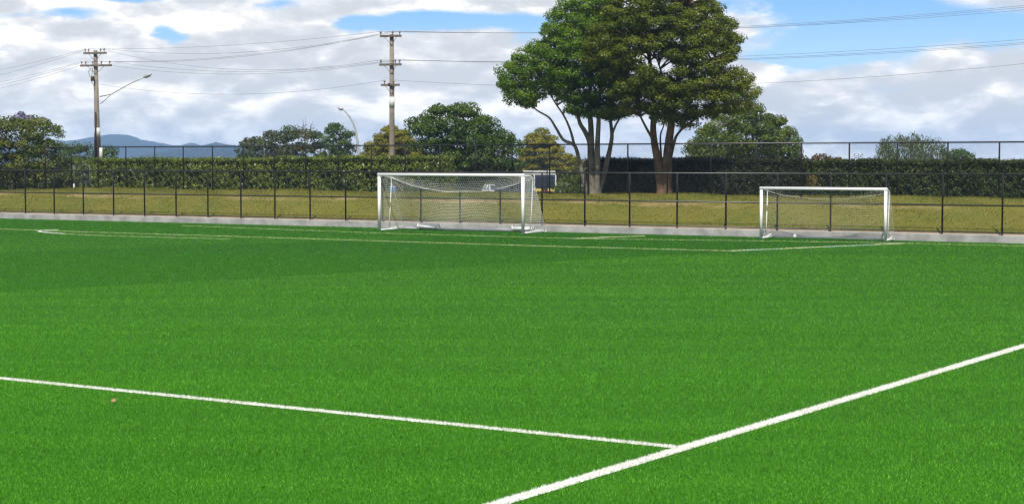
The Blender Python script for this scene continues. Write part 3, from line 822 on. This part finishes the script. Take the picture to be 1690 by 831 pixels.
# ---- hedges
def hedge(name, label, u0, u1, n0, n1, ztop, zbase, mat, dens, ll, lw, seed, group=None, topw=.05):
    rng = np.random.default_rng(seed)
    du = u1 - u0
    def top(u): return ztop(u) + topw * np.sin(u * 1.3 + seed) * .6 + topw * np.sin(u * 3.7 + 1) * .5
    h = 1.9
    lst = []
    # front, top, ends
    K = int(du * h * dens); a = rng.uniform(u0, u1, K); zf = rng.uniform(0, 1, K)
    t = np.array([top(x) for x in a]); zz = zbase + (t - zbase) * zf
    bulge = .09 * np.sin(a * 2.1 + zz * 3) + .10 * np.sin(a * 7.3 - zz * 6) * np.sin(zz * 9 + a * 3.1) + .06 * np.sin(a * 13 + zz * 11)
    kr = np.clip((zf - .66) / .34, 0, 1)
    lst.append((np.array([W(x, n0 + b * (1 - k) + abs(rng.normal()) * .09 + .42 * k * k, z) for x, z, b, k in zip(a, zz, bulge, kr)]),
                -ND[None] * (.9 - .6 * kr)[:, None] + np.array([[0, 0, 1.]]) * (.35 + .8 * kr)[:, None]))
    K2 = int(du * (n1 - n0) * dens * 1.1); a = rng.uniform(u0, u1, K2)
    lst.append((np.array([W(x, rng.uniform(n0, n1), top(x) + rng.normal() * .05) for x in a]), np.tile(np.array([0, 0, 1.0]), (K2, 1))))
    for ue, sg in ((u0, -1), (u1, 1)):
        K3 = int((n1 - n0) * h * dens)
        lst.append((np.array([W(ue + rng.normal() * .06, rng.uniform(n0, n1), zbase + (top(ue) - zbase) * rng.uniform()) for _ in range(K3)]), np.tile(UD * sg + np.array([0, 0, .35]), (K3, 1))))
    P = np.concatenate([x[0] for x in lst]); Nn = np.concatenate([x[1] for x in lst]) + rng.normal(size=(len(P), 3)) * .55
    V, Fc = leaf_quads(P, Nn, ll, lw)
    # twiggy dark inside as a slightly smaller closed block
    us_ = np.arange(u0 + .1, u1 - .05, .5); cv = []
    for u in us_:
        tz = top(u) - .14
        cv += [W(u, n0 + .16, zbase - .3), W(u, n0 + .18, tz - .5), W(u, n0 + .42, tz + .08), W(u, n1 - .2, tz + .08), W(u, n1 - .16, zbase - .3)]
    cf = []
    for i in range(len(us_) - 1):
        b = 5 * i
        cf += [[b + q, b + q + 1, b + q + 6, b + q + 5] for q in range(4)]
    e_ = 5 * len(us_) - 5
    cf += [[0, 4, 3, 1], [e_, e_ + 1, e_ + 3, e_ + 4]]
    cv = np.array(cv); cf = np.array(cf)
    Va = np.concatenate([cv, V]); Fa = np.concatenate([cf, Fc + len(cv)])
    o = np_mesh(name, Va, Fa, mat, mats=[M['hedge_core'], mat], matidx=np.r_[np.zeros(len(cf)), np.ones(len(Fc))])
    return tag(o, label, 'hedge', group)


HN = NB + .75
uh = lambda px, n=HN: float(onN(px, HZ, n) @ UD)
hedge('clipped_hedge', 'long clipped hedge with bright yellow green top, left of the goal', uh(150), uh(722), HN, HN + 1.6, lambda u: 3.08 + .10 * sstep(uh(350), uh(560), u), 1.40, M['leaf_hedge_l'], 420, .105, .065, 41, 'hedges behind the tall fence')
HR = NB + 1.9
hedge('clipped_hedge', 'dark shaded hedge directly behind the two big trees', uh(962, HR), uh(1322, HR), HR, HR + 1.6, lambda u: 3.08 - .06 * sstep(uh(1100), uh(1320), u), 1.35, M['leaf_hedge_r'], 330, .10, .06, 42, 'hedges behind the tall fence', .04)
hedge('clipped_hedge', 'mossy green hedge at the right, behind the smaller goal', uh(1328, HR), uh(1860, HR), HR, HR + 1.6, lambda u: 3.0, 1.35, M['leaf_hedge_far'], 380, .095, .058, 43, 'hedges behind the tall fence', .04)
tree('yellow_leaved_shrub', 'small yellow leaved shrub growing against the hedge above the smaller goal', 'shrub', [(1330, 312), (1332, 294), (1340, 288), (1350, 294), (1352, 312)], float(onN(1340, HZ, HR - .35)[1]), .3, leafmat('amber_leaf', [(0, (.05, .055, .012)), (.6, (.12, .10, .02)), (1, (.34, .22, .03))], .2), .22, .2, .7, 30, .11, .07, 44, 'bark', None, None, .4, 0, .2, .02, .7, None, 6)

# ---- grey boundary fence seen in the gaps
def rail_fence(label, pxs, n, yr, lows):
    p0 = onN(pxs[0], HZ, n); r = thing('wire_fence', W(*un(p0), .9), label, 'fence', 'grey boundary fences')
    for x in pxs:
        q = onN(x, yr, n); u, nn = un(q)
        MB().tube([W(u, n, zb(u, n) - .1), W(u, n, q[2] + .02)], .028, 8).build('post', M['galv'], r)
    for y in [yr] + lows:
        MB().tube([onN(pxs[0], y, n), onN(pxs[-1], y, n)], .017, 6).build('rail', M['galv'], r)
    u0, u1 = un(onN(pxs[0], yr, n))[0], un(onN(pxs[-1], yr, n))[0]
    V, Fc = chainlink(u0, u1, n, zb((u0 + u1) / 2, n), float(onN(pxs[0], yr, n)[2]), .09, .0009)
    link_parent(np_mesh('wire_mesh', V, Fc, M['galv']), r)
    return r


rail_fence('grey wire fence with pale rails in front of the bus', [858, 903, 958], NB + 2.6, 271.5, [309])
rail_fence('grey wire fence in the gap at the left end of the long hedge', [122, 148], NB + 1.4, 272.5, [299.5])


def marker_post(px, py0, py1, n, label, rad=.05):
    a, b = onN(px, py0, n), onN(px, py1, n)
    u, nn = un(a); a2 = W(u, n, min(a[2], zb(u, n)))
    h = b[2]
    o = MB().tube([a2, W(u, n, h - .04), W(u, n, h), W(u, n, h + .03)], [rad, rad, rad * .8, rad * .3], 10).build('marker_post', M['white'])
    return tag(o, label, 'post')


marker_post(122.3, 315, 304, NB + .9, 'short white marker post at the left end of the hedge', .055)
marker_post(925, 322, 314, NB + 1.5, 'tiny white marker post right of the bus', .05)

# ------------------------------------------------------------------ utility poles, lamps, wires
def insul(mb, p):
    mb.tube([p, p + np.array([0, 0, .10]), p + np.array([0, 0, .12]), p + np.array([0, 0, .17]), p + np.array([0, 0, .19]), p + np.array([0, 0, .24])], [.02, .02, .06, .065, .05, .03], 8)


NP = 85.0
def pole(label, px_top, y_top, px_base, n, arms, r0, r1, bands, armdir):
    top = onN(px_top, y_top, n); u, _ = un(top)
    gz = zb(u, n)
    r = thing('utility_pole', W(u, n, gz), label, 'pole', 'utility poles along the road')
    b0 = onN(px_base, HZ, n); ub_, _ = un(b0)
    base = W(ub_, n, gz - .3)
    def on(z): t = (z - base[2]) / (top[2] - base[2]); return base * (1 - t) + top * t
    MB().tube([base, on(base[2] + 2), on((base[2] + top[2]) / 2), top], [r0 * 1.05, r0, (r0 + r1) / 2, r1], 12).build('shaft', M['pole'], r)
    for nm, ya, yb_, mt in bands:
        za, zb_ = onN(px_base, ya, n)[2], onN(px_base, yb_, n)[2]
        ra = lambda z: (r0 + (r1 - r0) * (z - base[2]) / (top[2] - base[2])) * 1.04 + .006
        MB().tube([on(zb_), on(za)], [ra(zb_), ra(za)], 14).build(nm, M[mt], r)
    anchors = []
    for y, xl, xr, ins, depth in arms:
        z = onN(px_top, y, n)[2]; c = on(z)
        pl = at(xl, y, c[1]); pr_ = at(xr, y, c[1])
        half = np.linalg.norm(pr_ - pl) / 2
        ad = armdir / np.linalg.norm(armdir)
        fl = abs(ad[0])
        cc = at((xl + xr) / 2, y, c[1]); cc = cc - np.array([0, 1, 0]) * (r1 + .08)
        hl = half / max(.5, fl)
        pe = np.array([-ad[1], ad[0], 0])
        arm = MB().box(cc, 2 * hl, .11, .13, (ad, pe), .01).build('crossarm', M['timber'], r)
        anc = []
        for f in ins:
            p = cc + ad * hl * f + np.array([0, 0, .06])
            m = MB(); insul(m, p)
            o = m.build('insulator', M['porcelain'], None); o.parent = arm; o.matrix_parent_inverse = (r.matrix_basis @ arm.matrix_parent_inverse).inverted()
            anc.append(p + np.array([0, 0, .22]))
        for sg in (-1, 1):
            MB().tube([cc + ad * hl * .55 * sg - np.array([0, 0, .05]), on(z - .55) - np.array([0, r1 + .02, 0])], .014, 6).build('arm_brace', M['galv'], r)
        anchors.append(anc)
    return r, anchors, on, u


p1, a1, on1, u1 = pole('utility pole at the left with a street lamp bracket and black and white bands', 157.5, 83, 162, NP,
    [(88, 138, 178, (-.85, -.55, .5, .8), 0), (108.5, 132, 187, (-.9, -.65, -.2, .35, .88), 0)], .235, .13,
    [('white_band', 211, 226, 'band'), ('dark_band', 226.5, 262, 'tar')], np.array([.97, -.24, 0]))
p2, a2, on2, u2 = pole('tall utility pole with three crossarms in front of the golden conifer', 646.5, 56.5, 647, NP,
    [(60, 627, 663, (-.92, .2, .85), 0), (107, 626, 663, (-.85, .45, .85), 0), (140.5, 629, 660, (-.62, .35), 0)], .19, .12,
    [('white_band', 160, 178, 'band')], np.array([.97, -.24, 0]))
# bracket lamp on the left pole
za = onN(160, 157, NP)[2]; Y1 = float(on1(za)[1])
pA, pB, pC, pD = at(165, 159.5, Y1), at(184, 155.5, Y1 - .6), at(215, 138, Y1 - 1.4), at(238, 127.5, Y1 - 1.9)
MB().tube([pA, pB, pC, pD], .035, 8).build('lamp_arm', M['lampgrey'], p1)
MB().tube([at(165.5, 172, Y1), pB], .025, 6).build('lamp_brace', M['lampgrey'], p1)
d = (pD - pC) / np.linalg.norm(pD - pC)
hd = MB().tube([pD - d * .05, pD + d * .15, pD + d * .45, pD + d * .62], [.05, .10, .11, .05], 10).build('lamp_head', M['lampgrey'], p1)
o = MB().tube([pD + d * .18 - np.array([0, 0, .09]), pD + d * .5 - np.array([0, 0, .09])], .05, 8).build('lens', M['lamp_lens'], None)
o.parent = hd; o.matrix_parent_inverse = (p1.matrix_basis @ hd.matrix_parent_inverse).inverted()
# jumper cables and box on the left pole
cb = MB()
cb.tube([at(151, 112, Y1 - .3), at(146, 118, Y1 - .3), at(148, 126, Y1 - .3), at(156, 132, Y1 - .3)], .022, 5)
cb.tube([at(153, 112, Y1 - .3), at(152, 122, Y1 - .3), at(150, 132, Y1 - .3), at(155, 142, Y1 - .3)], .022, 5)
cb.build('jumper_cable', M['wire'], p1)
MB().box(at(153, 130, Y1 - .3), .22, .2, .3, None, .03).build('junction_box', M['tar'], p1)
o = MB().tube([at(166.5, 266, Y1 - 1), at(166.5, 242, Y1 - 1)], .11, 10); o.build('cable_guard', M['band'], p1)
MB().tube([at(157.5, 262, Y1 - .32), at(157.5, 185, Y1 - .28)], .055, 8).build('riser_pipe', M['tar'], p1)
# small fuse on pole 2
MB().box(at(642, 140, float(on2(6)[1]) - .2), .12, .12, .2, None, .02).build('junction_box', M['tar'], p2)


def wire(a, b, sag, label, rad=.0085, group='overhead power lines'):
    a, b = np.asarray(a, float), np.asarray(b, float); n = 24
    pts = [a + (b - a) * t - np.array([0, 0, 4 * sag * t * (1 - t)]) for t in np.linspace(0, 1, n)]
    o = MB().tube(pts, rad, 5).build('power_line', M['wire'])
    return tag(o, label, 'wire', group)


names = ['front', 'middle', 'rear', 'fourth']
# between the poles
up1, lo1 = a1; up2, mid2, low2 = a2
wire(up1[1], up2[0], .30, 'topmost wire between the two utility poles')
wire(up1[3], up2[1], .75, 'sagging upper wire from the left pole to the tall pole')
wire(lo1[2], up2[2], .55, 'steep wire from the lower left crossarm up to the tall pole top')
wire(lo1[3], up2[1], .62, 'second steep wire rising from the lower left crossarm to the tall pole top')
wire(up1[2], mid2[0], .95, 'long sagging wire dropping from the left pole top to the middle crossarm')
wire(lo1[4], mid2[1], .70, 'nearly level wire between the middle crossarms of both poles')
wire(lo1[1], mid2[2], .85, 'lowest of the middle crossarm wires between both poles')
wire(at(165, 139, Y1), low2[0], .75, 'single low cable between the two poles passing above the lamps')
# right of the tall pole: photo positions at the frame edge, next pole outside the frame
Y3 = 82.0
for src, (yy, sg), lab in [(up2[0], (6.5, .55), 'upper wire of the topmost set right of the big trees'), (up2[1], (9.5, .55), 'middle wire of the topmost set right of the big trees'), (up2[2], (14, .50), 'lower wire of the topmost set right of the big trees'),
                           (mid2[0], (63, .45), 'upper wire of the middle set right of the big trees'), (mid2[2], (68, .48), 'middle wire of the middle set right of the big trees'), (mid2[1], (70.5, .50), 'darkest lower wire of the middle set right of the big trees'),
                           (low2[1], (102, .75), 'single lowest cable right of the big trees')]:
    wire(src, at(1720, yy, 85), sg, lab)
# left of the left pole
for src, yy, lab in [(up1[0], 121, 'topmost wire leaving the left pole towards the frame edge'), (up1[1], 131, 'second wire leaving the left pole towards the frame edge'), (lo1[0], 141, 'third wire leaving the left pole towards the frame edge'),
                     (lo1[1], 147, 'fourth wire leaving the left pole towards the frame edge'), (lo1[2], 153, 'lowest wire leaving the left pole towards the frame edge')]:
    wire(src, at(-30, yy, 150), .12, lab)

# curved street lamp
YL = 112.0
lb = at(591.5, HZ, YL); ulb, nlb = un(lb); lb[2] = zb(ulb, nlb) - .1
lp = thing('street_lamp', lb + np.array([0, 0, .1]), 'curved grey street lamp rising behind the long hedge', 'street lamp')
pts = [lb] + [at(x, y, YL) for x, y in [(591.5, 255), (590.5, 235), (588, 218), (583, 203), (576, 191), (569, 183), (565.5, 180.5)]]
MB().tube(pts, [.10, .085, .08, .07, .06, .05, .045, .04], 10).build('lamp_column', M['lampgrey'], lp)
e = pts[-1]; d = np.array([-.85, 0, .36]); d /= np.linalg.norm(d)
hd = MB().tube([e - d * .05, e + d * .08, e + d * .22, e + d * .34], [.05, .10, .10, .03], 10).build('lamp_head', M['lampgrey'], lp)
o = MB().tube([e + d * .08 - np.array([0, 0, .07]), e + d * .24 - np.array([0, 0, .07])], .05, 8).build('lens', M['lamp_lens'], None)
o.parent = hd; o.matrix_parent_inverse = (lp.matrix_basis @ hd.matrix_parent_inverse).inverted()

# blue sign above the hedge
YS = 108.0
sb = at(510.5, HZ, YS); us_, ns_ = un(sb); sb[2] = zb(us_, ns_)
sg = thing('road_sign', sb, 'small blue sign with white square symbol above the long hedge', 'sign')
c = at(511, 259, YS)
fx = (np.array([1., 0, 0]), np.array([0, 1., 0]))
MB().tube([sb - np.array([0, 0, .2]), c + np.array([0, .06, .2])], .03, 8).build('sign_post', M['galv'], sg)
MB().box(c, .50, .03, .40, fx, .006).build('panel', M['signblue'], sg)
sy = MB()
for (dx, dz, w, h) in [(0, .165, .46, .04), (-.22, 0, .03, .30), (-.06, -.02, .05, .2), (.09, -.02, .05, .2), (.015, .06, .12, .05), (.015, -.1, .12, .05), (.19, .02, .03, .22)]:
    sy.box(c + np.array([dx, -.021, dz]), w, .008, h, fx)
sy.build('symbol', M['signpale'], sg)
# blue board low behind the left goal
YB = float(onN(648, HZ, NB + .12)[1]); c = at(648, 313.5, YB)
sb = thing('notice_board', c - np.array([0, 0, .2]), 'small plain blue board low behind the left side of the large goal', 'sign')
MB().box(c, .38, .03, .40, (UD, ND), .006).build('panel', M['signblue'], sb)
MB().box(c - ND * .02 + np.array([0, 0, .17]), .36, .01, .03, (UD, ND)).build('frame_strip', M['signpale'], sb)

# ------------------------------------------------------------------ bus and parked cars
def frame(o, yaw):
    x = np.array([math.cos(yaw), math.sin(yaw), 0]); y = np.array([-math.sin(yaw), math.cos(yaw), 0])
    return (lambda a, b, c: o + x * a + y * b + np.array([0, 0, c])), x, y


def bus():
    Y = 165.0; Lb, Wb = 8.2, 2.45
    corner = at(881, HZ, Y); ztop = float(at(881, 282.5, Y)[2]); gz = ztop - 3.15
    beta = math.radians(-62)      # heading of the nose, towards the camera and right
    fr0, x, y = frame(np.array([0, 0, 0.]), beta)
    # nose left-hand corner (as seen) is local (Lb/2, -Wb/2)
    o = np.array([corner[0], Y, gz]) - x * (Lb / 2) + y * (Wb / 2)
    fr, x, y = frame(o, beta)
    r = thing('bus', o, 'white roofed coach with dark windows and yellow panels parked beyond the fences', 'bus')
    ax = (x, y)
    MB().box(fr(0, 0, .95), Lb, Wb, 1.15, ax, .10).build('lower_body', M['busblue'], r)
    MB().box(fr(-.03, 0, 2.15), Lb - .10, Wb - .05, 1.3, ax, .12).build('window_band', M['glass'], r)
    MB().box(fr(-.04, 0, 2.97), Lb - .06, Wb + .02, .40, ax, .07).build('roof', M['carwhite'], r)
    MB().box(fr(Lb / 2 - .04, 0, 2.05), .10, Wb - .3, 1.35, ax, .03).build('windscreen', M['glass'], r)
    MB().box(fr(Lb / 2 + .03, 0, 2.0), .02, .05, 1.1, ax, .004).build('centre_bar', M['rubber'], r)
    MB().box(fr(Lb / 2 + .015, 0, 2.66), .05, Wb - .4, .12, ax, .01).build('sun_visor', M['busblue'], r)
    for s in (-1, 1):
        MB().box(fr(Lb / 2 - .03, s * (Wb / 2 - .07), 2.05), .13, .12, 1.5, ax, .03).build('corner_pillar', M['carwhite'], r)
    MB().box(fr(Lb / 2 + .035, -.72, 1.38), .03, .75, .26, ax, .008).build('yellow_panel', M['busyellow'], r)
    MB().box(fr(Lb / 2 + .035, .65, 1.38), .03, .85, .26, ax, .008).build('yellow_panel', M['busyellow'], r)
    MB().box(fr(Lb / 2 + .03, 0, 1.15), .03, .5, .55, ax, .008).build('maroon_panel', M['maroon'], r)
    tri = MB(); tri.prism([(-1.05, .45), (-.2, .45), (-.3, 1.2)], Lb / 2 - .02, Lb / 2 + .03, lambda a, b, c: fr(b, a, c)); tri.prism([(.3, .45), (1.1, .45), (1.15, 1.2), (.9, 1.2)], Lb / 2 - .02, Lb / 2 + .03, lambda a, b, c: fr(b, a, c)); tri.build('nose_panel', M['carwhite'], r)
    MB().box(fr(Lb / 2 + .03, 0, .62), .04, 1.1, .12, ax, .01).build('grille', M['rubber'], r)
    for s in (-1, 1):
        MB().tube([fr(Lb / 2 - .02, s * .92, .78), fr(Lb / 2 + .05, s * .92, .78)], .11, 12).build('headlight', M['lampgrey'], r)
        MB().tube([fr(Lb / 2 - .05, s * (Wb / 2), 2.6), fr(Lb / 2 + .22, s * (Wb / 2 + .12), 2.55), fr(Lb / 2 + .24, s * (Wb / 2 + .13), 2.2)], [.03, .03, .07], 8).build('mirror', M['rubber'], r)
        for q in (-Lb * .3, Lb * .3):
            w = MB().tube([fr(q, s * (Wb / 2 - .25), .47), fr(q, s * (Wb / 2 + .012), .47)], .47, 18).build('wheel', M['rubber'], r)
            h = MB().tube([fr(q, s * (Wb / 2 - .01), .47), fr(q, s * (Wb / 2 + .03), .47)], .24, 12).build('rim', M['lampgrey'], None)
            h.parent = w; h.matrix_parent_inverse = (r.matrix_basis @ w.matrix_parent_inverse).inverted()


bus()


def car(px, yroof, Y, yaw, label):
    c = at(px, HZ, Y); zt = float(at(px, yroof, Y)[2]); o = np.array([c[0], Y, zt - 1.48])
    fr, x, y = frame(o, yaw)
    r = thing('parked_car', o, label, 'car', 'white cars parked beyond the bank')
    ax = (x, y)
    body = [(-2.1, .3), (2.1, .3), (2.15, .55), (2.05, .78), (1.1, .92), (-1.9, .95), (-2.1, .75)]
    MB().prism(body, -.86, .86, fr).build('body', M['carwhite'], r)
    cab = MB(); A = [cab.bm.verts.new(fr(*p)) for p in [(1.15, -.82, .9), (1.15, .82, .9), (-1.9, .82, .93), (-1.9, -.82, .93)]]
    B = [cab.bm.verts.new(fr(*p)) for p in [(.35, -.62, 1.42), (.35, .62, 1.42), (-1.45, .62, 1.42), (-1.45, -.62, 1.42)]]
    for i in range(4): cab.bm.faces.new((A[i], A[(i + 1) % 4], B[(i + 1) % 4], B[i]))
    cab.bm.faces.new(B); cab.build('window_glass', M['glass'], r)
    MB().box(fr(-.55, 0, 1.445), 1.9, 1.28, .07, ax, .025).build('roof', M['carwhite'], r)
    pil = MB()
    for sx0, sx1 in ((1.17, .36), (-1.92, -1.46)):
        for s in (-1, 1): pil.tube([fr(sx0, s * .84, .9), fr(sx1, s * .63, 1.44)], .05, 6)
    for s in (-1, 1): pil.tube([fr(-.45, s * .835, .92), fr(-.45, s * .63, 1.43)], .045, 6)
    pil.build('pillar', M['carwhite'], r)
    for s in (-1, 1):
        for q in (-1.3, 1.3): MB().tube([fr(q, s * .68, .31), fr(q, s * .88, .31)], .31, 14).build('wheel', M['rubber'], r)
        MB().box(fr(2.10, s * .62, .66), .10, .32, .15, ax, .03).build('headlight', M['lampgrey'], r)


car(817, 304.5, 175, math.radians(-75), 'white car behind the large goal, nearer its middle')
car(855, 305.5, 178, math.radians(-105), 'white car beside the bus, behind the right goalpost')

# fallen leaf on the turf
c = G(187.5, 661.5, .034)
lf = bmesh.new()
vs = [lf.verts.new(c + .6 * np.array([x, y, z])) for x, y, z in [(-.055, 0, .02), (-.02, -.045, -.012), (.03, -.04, .0), (.06, .0, .03), (.025, .045, .062), (-.02, .045, .052)]]
cv = lf.verts.new(c + np.array([0, 0, .018]))
for i in range(6): lf.faces.new((vs[i], vs[(i + 1) % 6], cv))
me = bpy.data.meshes.new('fallen_leaf'); lf.to_mesh(me); lf.free(); me.materials.append(M['deadleaf'])
o = bpy.data.objects.new('fallen_leaf', me); COL.objects.link(o); tag(o, 'single dry tan leaf lying on the turf below the long white line', 'leaf')
md = o.modifiers.new('thick', 'SOLIDIFY'); md.thickness = .004

# ------------------------------------------------------------------ air
HAZE_DENS = 2.2e-4
hb = MB().box((0, 2300, (76 - 2.5) / 2), 7000, 4900, 78.5)
haze = hb.build('haze', None)
haze.data.materials.clear()
hm = bpy.data.materials.new('haze_air'); hm.use_nodes = True; t = hm.node_tree; t.nodes.clear()
out = t.nodes.new('ShaderNodeOutputMaterial'); pv = t.nodes.new('ShaderNodeVolumePrincipled')
pv.inputs['Color'].default_value = (.40, .63, 1.0, 1); pv.inputs['Density'].default_value = HAZE_DENS; pv.inputs['Anisotropy'].default_value = -.25
t.links.new(pv.outputs[0], out.inputs['Volume'])
haze.data.materials.append(hm)
tag(haze, 'thin pale air that turns the far hills blue', 'haze', kind='stuff')

# ------------------------------------------------------------------ sun, sky, clouds
SUN_EL, SUN_AZ = 57.0, 185.0      # azimuth clockwise from +Y: behind the camera, to the left
el, az = math.radians(SUN_EL), math.radians(SUN_AZ)
tosun = Vector((math.sin(az) * math.cos(el), math.cos(az) * math.cos(el), math.sin(el)))
sl = bpy.data.lights.new('sun', 'SUN'); sl.energy = 4.6; sl.angle = math.radians(.53); sl.color = (1, .955, .88)
so = bpy.data.objects.new('sun', sl); COL.objects.link(so); so.rotation_euler = (-tosun).to_track_quat('-Z', 'Y').to_euler()

wd = bpy.data.worlds.new('World'); sc.world = wd; wd.use_nodes = True
h = N(wd.node_tree)
bg = h.n['Background']; bg.inputs['Strength'].default_value = .1
sky = h.add('ShaderNodeTexSky', sky_type='NISHITA'); sky.sun_disc = False
sky.sun_elevation = el; sky.sun_rotation = az; sky.air_density = 1.0; sky.dust_density = .6; sky.ozone_density = 2.0
dirv = h.add('ShaderNodeTexCoord').outputs['Generated']
sep = h.add('ShaderNodeSeparateXYZ'); h.l.new(dirv, sep.inputs[0])
X_, Y_, Z_ = sep.outputs
hor = h.m('SQRT', h.m('ADD', h.m('MULTIPLY', X_, X_), h.m('MULTIPLY', Y_, Y_)))
azi = h.m('ARCTAN2', X_, Y_)                       # bearing, 0 straight down the pitch
ele = h.m('DIVIDE', Z_, h.m('MAXIMUM', hor, .02))  # tangent of the elevation
cv = h.add('ShaderNodeCombineXYZ'); h.l.new(X_, cv.inputs[0]); h.l.new(Y_, cv.inputs[1]); h.l.new(h.m('MULTIPLY', Z_, 2.6), cv.inputs[2])
nA = h.noise(cv.outputs[0], 21.0, 6, .56); nB = h.noise(cv.outputs[0], 30.0, 5, .62)
nA.inputs['Distortion'].default_value = .3
offv = h.add('ShaderNodeVectorMath', operation='ADD'); h.l.new(cv.outputs[0], offv.inputs[0]); offv.inputs[1].default_value = (3.1, 1.7, .35)
nC = h.noise(offv.outputs[0], 13.0, 5, .6)
# where the cloud cover opens to blue: bearings (rad) and elevations (tan) of the gaps
GAPS = [(1262, 14, 85, 26, 1.1), (1420, 64, 120, 40, 1.2), (1600, 50, 130, 26, 1.1), (1440, 14, 90, 26, 1.0), (1290, 98, 60, 12, .6), (1340, 80, 50, 26, .55), (790, 36, 120, 14, 1.0), (880, 48, 50, 18, .7),
        (592, 40, 40, 9, .8), (283, 64, 24, 15, 1.1), (118, 33, 55, 11, 1.0), (206, 4, 60, 9, .9), (465, 14, 40, 13, .9), (700, 32, 50, 12, .8), (605, 44, 60, 12, .6), (330, 24, 40, 8, .5), (1380, 100, 60, 12, .4)]
wx = h.m('MULTIPLY', h.m('SUBTRACT', nB.outputs[0], .5), .035); wz = h.m('MULTIPLY', h.m('SUBTRACT', nC.outputs[0], .5), .016)
ax_ = h.m('ADD', azi, wx); ez_ = h.m('ADD', ele, wz)
tot = None
for gx, gy, rx, ry, amp in GAPS:
    a = h.m('DIVIDE', h.m('SUBTRACT', ax_, math.atan((gx - CX) / FPX)), rx / FPX)
    b = h.m('DIVIDE', h.m('SUBTRACT', ez_, (HZ - gy) / FPX), ry / FPX)
    q = h.m('EXPONENT', h.m('MULTIPLY', h.m('ADD', h.m('MULTIPLY', a, a), h.m('MULTIPLY', b, b)), -.8))
    q = h.m('MULTIPLY', q, amp)
    tot = q if tot is None else h.m('ADD', tot, q)
gap = h.mr(h.m('ADD', tot, h.m('ADD', h.m('MULTIPLY', h.m('SUBTRACT', nC.outputs[0], .5), 1.7), h.m('MULTIPLY', h.m('SUBTRACT', nB.outputs[0], .5), .6))), .20, .92)
# higher up the cover breaks more
brk = h.m('MULTIPLY', h.mr(nA.outputs[0], .44, .56), h.mr(ele, .13, .35))
gap = h.m('MAXIMUM', gap, brk)
# cloud tones: white heads, blue grey bases
wv = h.add('ShaderNodeVectorMath', operation='MULTIPLY_ADD'); h.l.new(nB.outputs[1], wv.inputs[0]); wv.inputs[1].default_value = (.10, .10, .10); h.l.new(cv.outputs[0], wv.inputs[2])
vo = h.add('ShaderNodeTexVoronoi', feature='SMOOTH_F1'); h.l.new(wv.outputs[0], vo.inputs['Vector'])
vo.inputs['Scale'].default_value = 15; vo.inputs['Detail'].default_value = 1.5; vo.inputs['Roughness'].default_value = .5; vo.inputs['Smoothness'].default_value = .35; vo.inputs['Lacunarity'].default_value = 2.3
bil = h.mr(vo.outputs['Distance'], .15, .75, 1, 0, False)
upv = h.add('ShaderNodeVectorMath', operation='ADD'); h.l.new(cv.outputs[0], upv.inputs[0]); upv.inputs[1].default_value = (0, 0, .022)
nU = h.noise(upv.outputs[0], 21.0, 6, .56); nU.inputs['Distortion'].default_value = .3
relief = h.m('SUBTRACT', nA.outputs[0], nU.outputs[0])        # heads lit from above, bases in their own shade
big = h.noise(cv.outputs[0], 6.0, 3, .5).outputs[0]
tone = h.m('ADD', h.m('ADD', h.m('MULTIPLY', nA.outputs[0], .30), h.m('MULTIPLY', big, .35)), h.m('ADD', h.m('MULTIPLY', bil, .12), h.m('MULTIPLY', relief, .68)))
tone = h.m('ADD', tone, .10)
low = h.mr(ele, .0, .05, .17, 0)
tone = h.m('ADD', tone, h.m('MULTIPLY', low, .3))
rim = h.m('MULTIPLY', h.mr(tot, .02, .22), h.m('SUBTRACT', 1.0, gap))
tone = h.m('ADD', tone, h.m('MULTIPLY', h.m('MULTIPLY', rim, nB.outputs[0]), .10))
k = 10.0
warm = (k * 1.03, k, k * .965)
cl = h.ramp(h.mr(tone, .36, .66, 0, 1, False), [(0, (.57, .60, .64)), (.25, (.66, .69, .725)), (.45, (.79, .80, .82)), (.6, (.92, .92, .91)), (.8, (1.05, 1.04, 1.02)), (1, (1.15, 1.13, 1.10))])
# the gaps are sky; the blue seen low down
blue = h.mix(h.mr(ele, .05, .10), (.40, .64, .90), (.21, .46, .84))
skyv = h.vm('MULTIPLY', sky.outputs[0], (1, 1, 1))
bl10 = h.vm('MULTIPLY', blue, (k, k, k))
clear = h.mix(h.mr(ele, .11, .35), bl10, skyv)
cl10 = h.vm('MULTIPLY', cl, warm)
dim = h.mr(ele, .10, .5, 1.0, .52)
sc_ = h.add('ShaderNodeVectorMath', operation='SCALE'); h.l.new(cl10, sc_.inputs[0]); h.l.new(dim, sc_.inputs['Scale'])
h.l.new(h.mix(gap, sc_.outputs[0], clear), bg.inputs['Color'])

# ------------------------------------------------------------------ camera and output
cam = bpy.data.cameras.new('camera'); co = bpy.data.objects.new('camera', cam); COL.objects.link(co)
cam.sensor_fit = 'HORIZONTAL'; cam.sensor_width = 36; cam.lens = 36 * FPX / 1690.0
cam.clip_start = .1; cam.clip_end = 20000
co.location = (0, 0, CAMH); co.rotation_euler = (math.pi / 2 - PITCH, 0, 0)
sc.camera = co
sc.render.resolution_x, sc.render.resolution_y = 1024, 503
vs_ = sc.view_settings; vs_.view_transform = 'Standard'; vs_.look = 'None'; vs_.gamma = 1; vs_.exposure = .35
vs_.use_curve_mapping = False
sc.cycles.max_bounces = 6; sc.cycles.diffuse_bounces = 3; sc.cycles.transparent_max_bounces = 8
sc.cycles.use_denoising = True; sc.cycles.denoiser = 'OPENIMAGEDENOISE'; sc.cycles.denoising_prefilter = 'ACCURATE'
sc.cycles.filter_width = 1.3
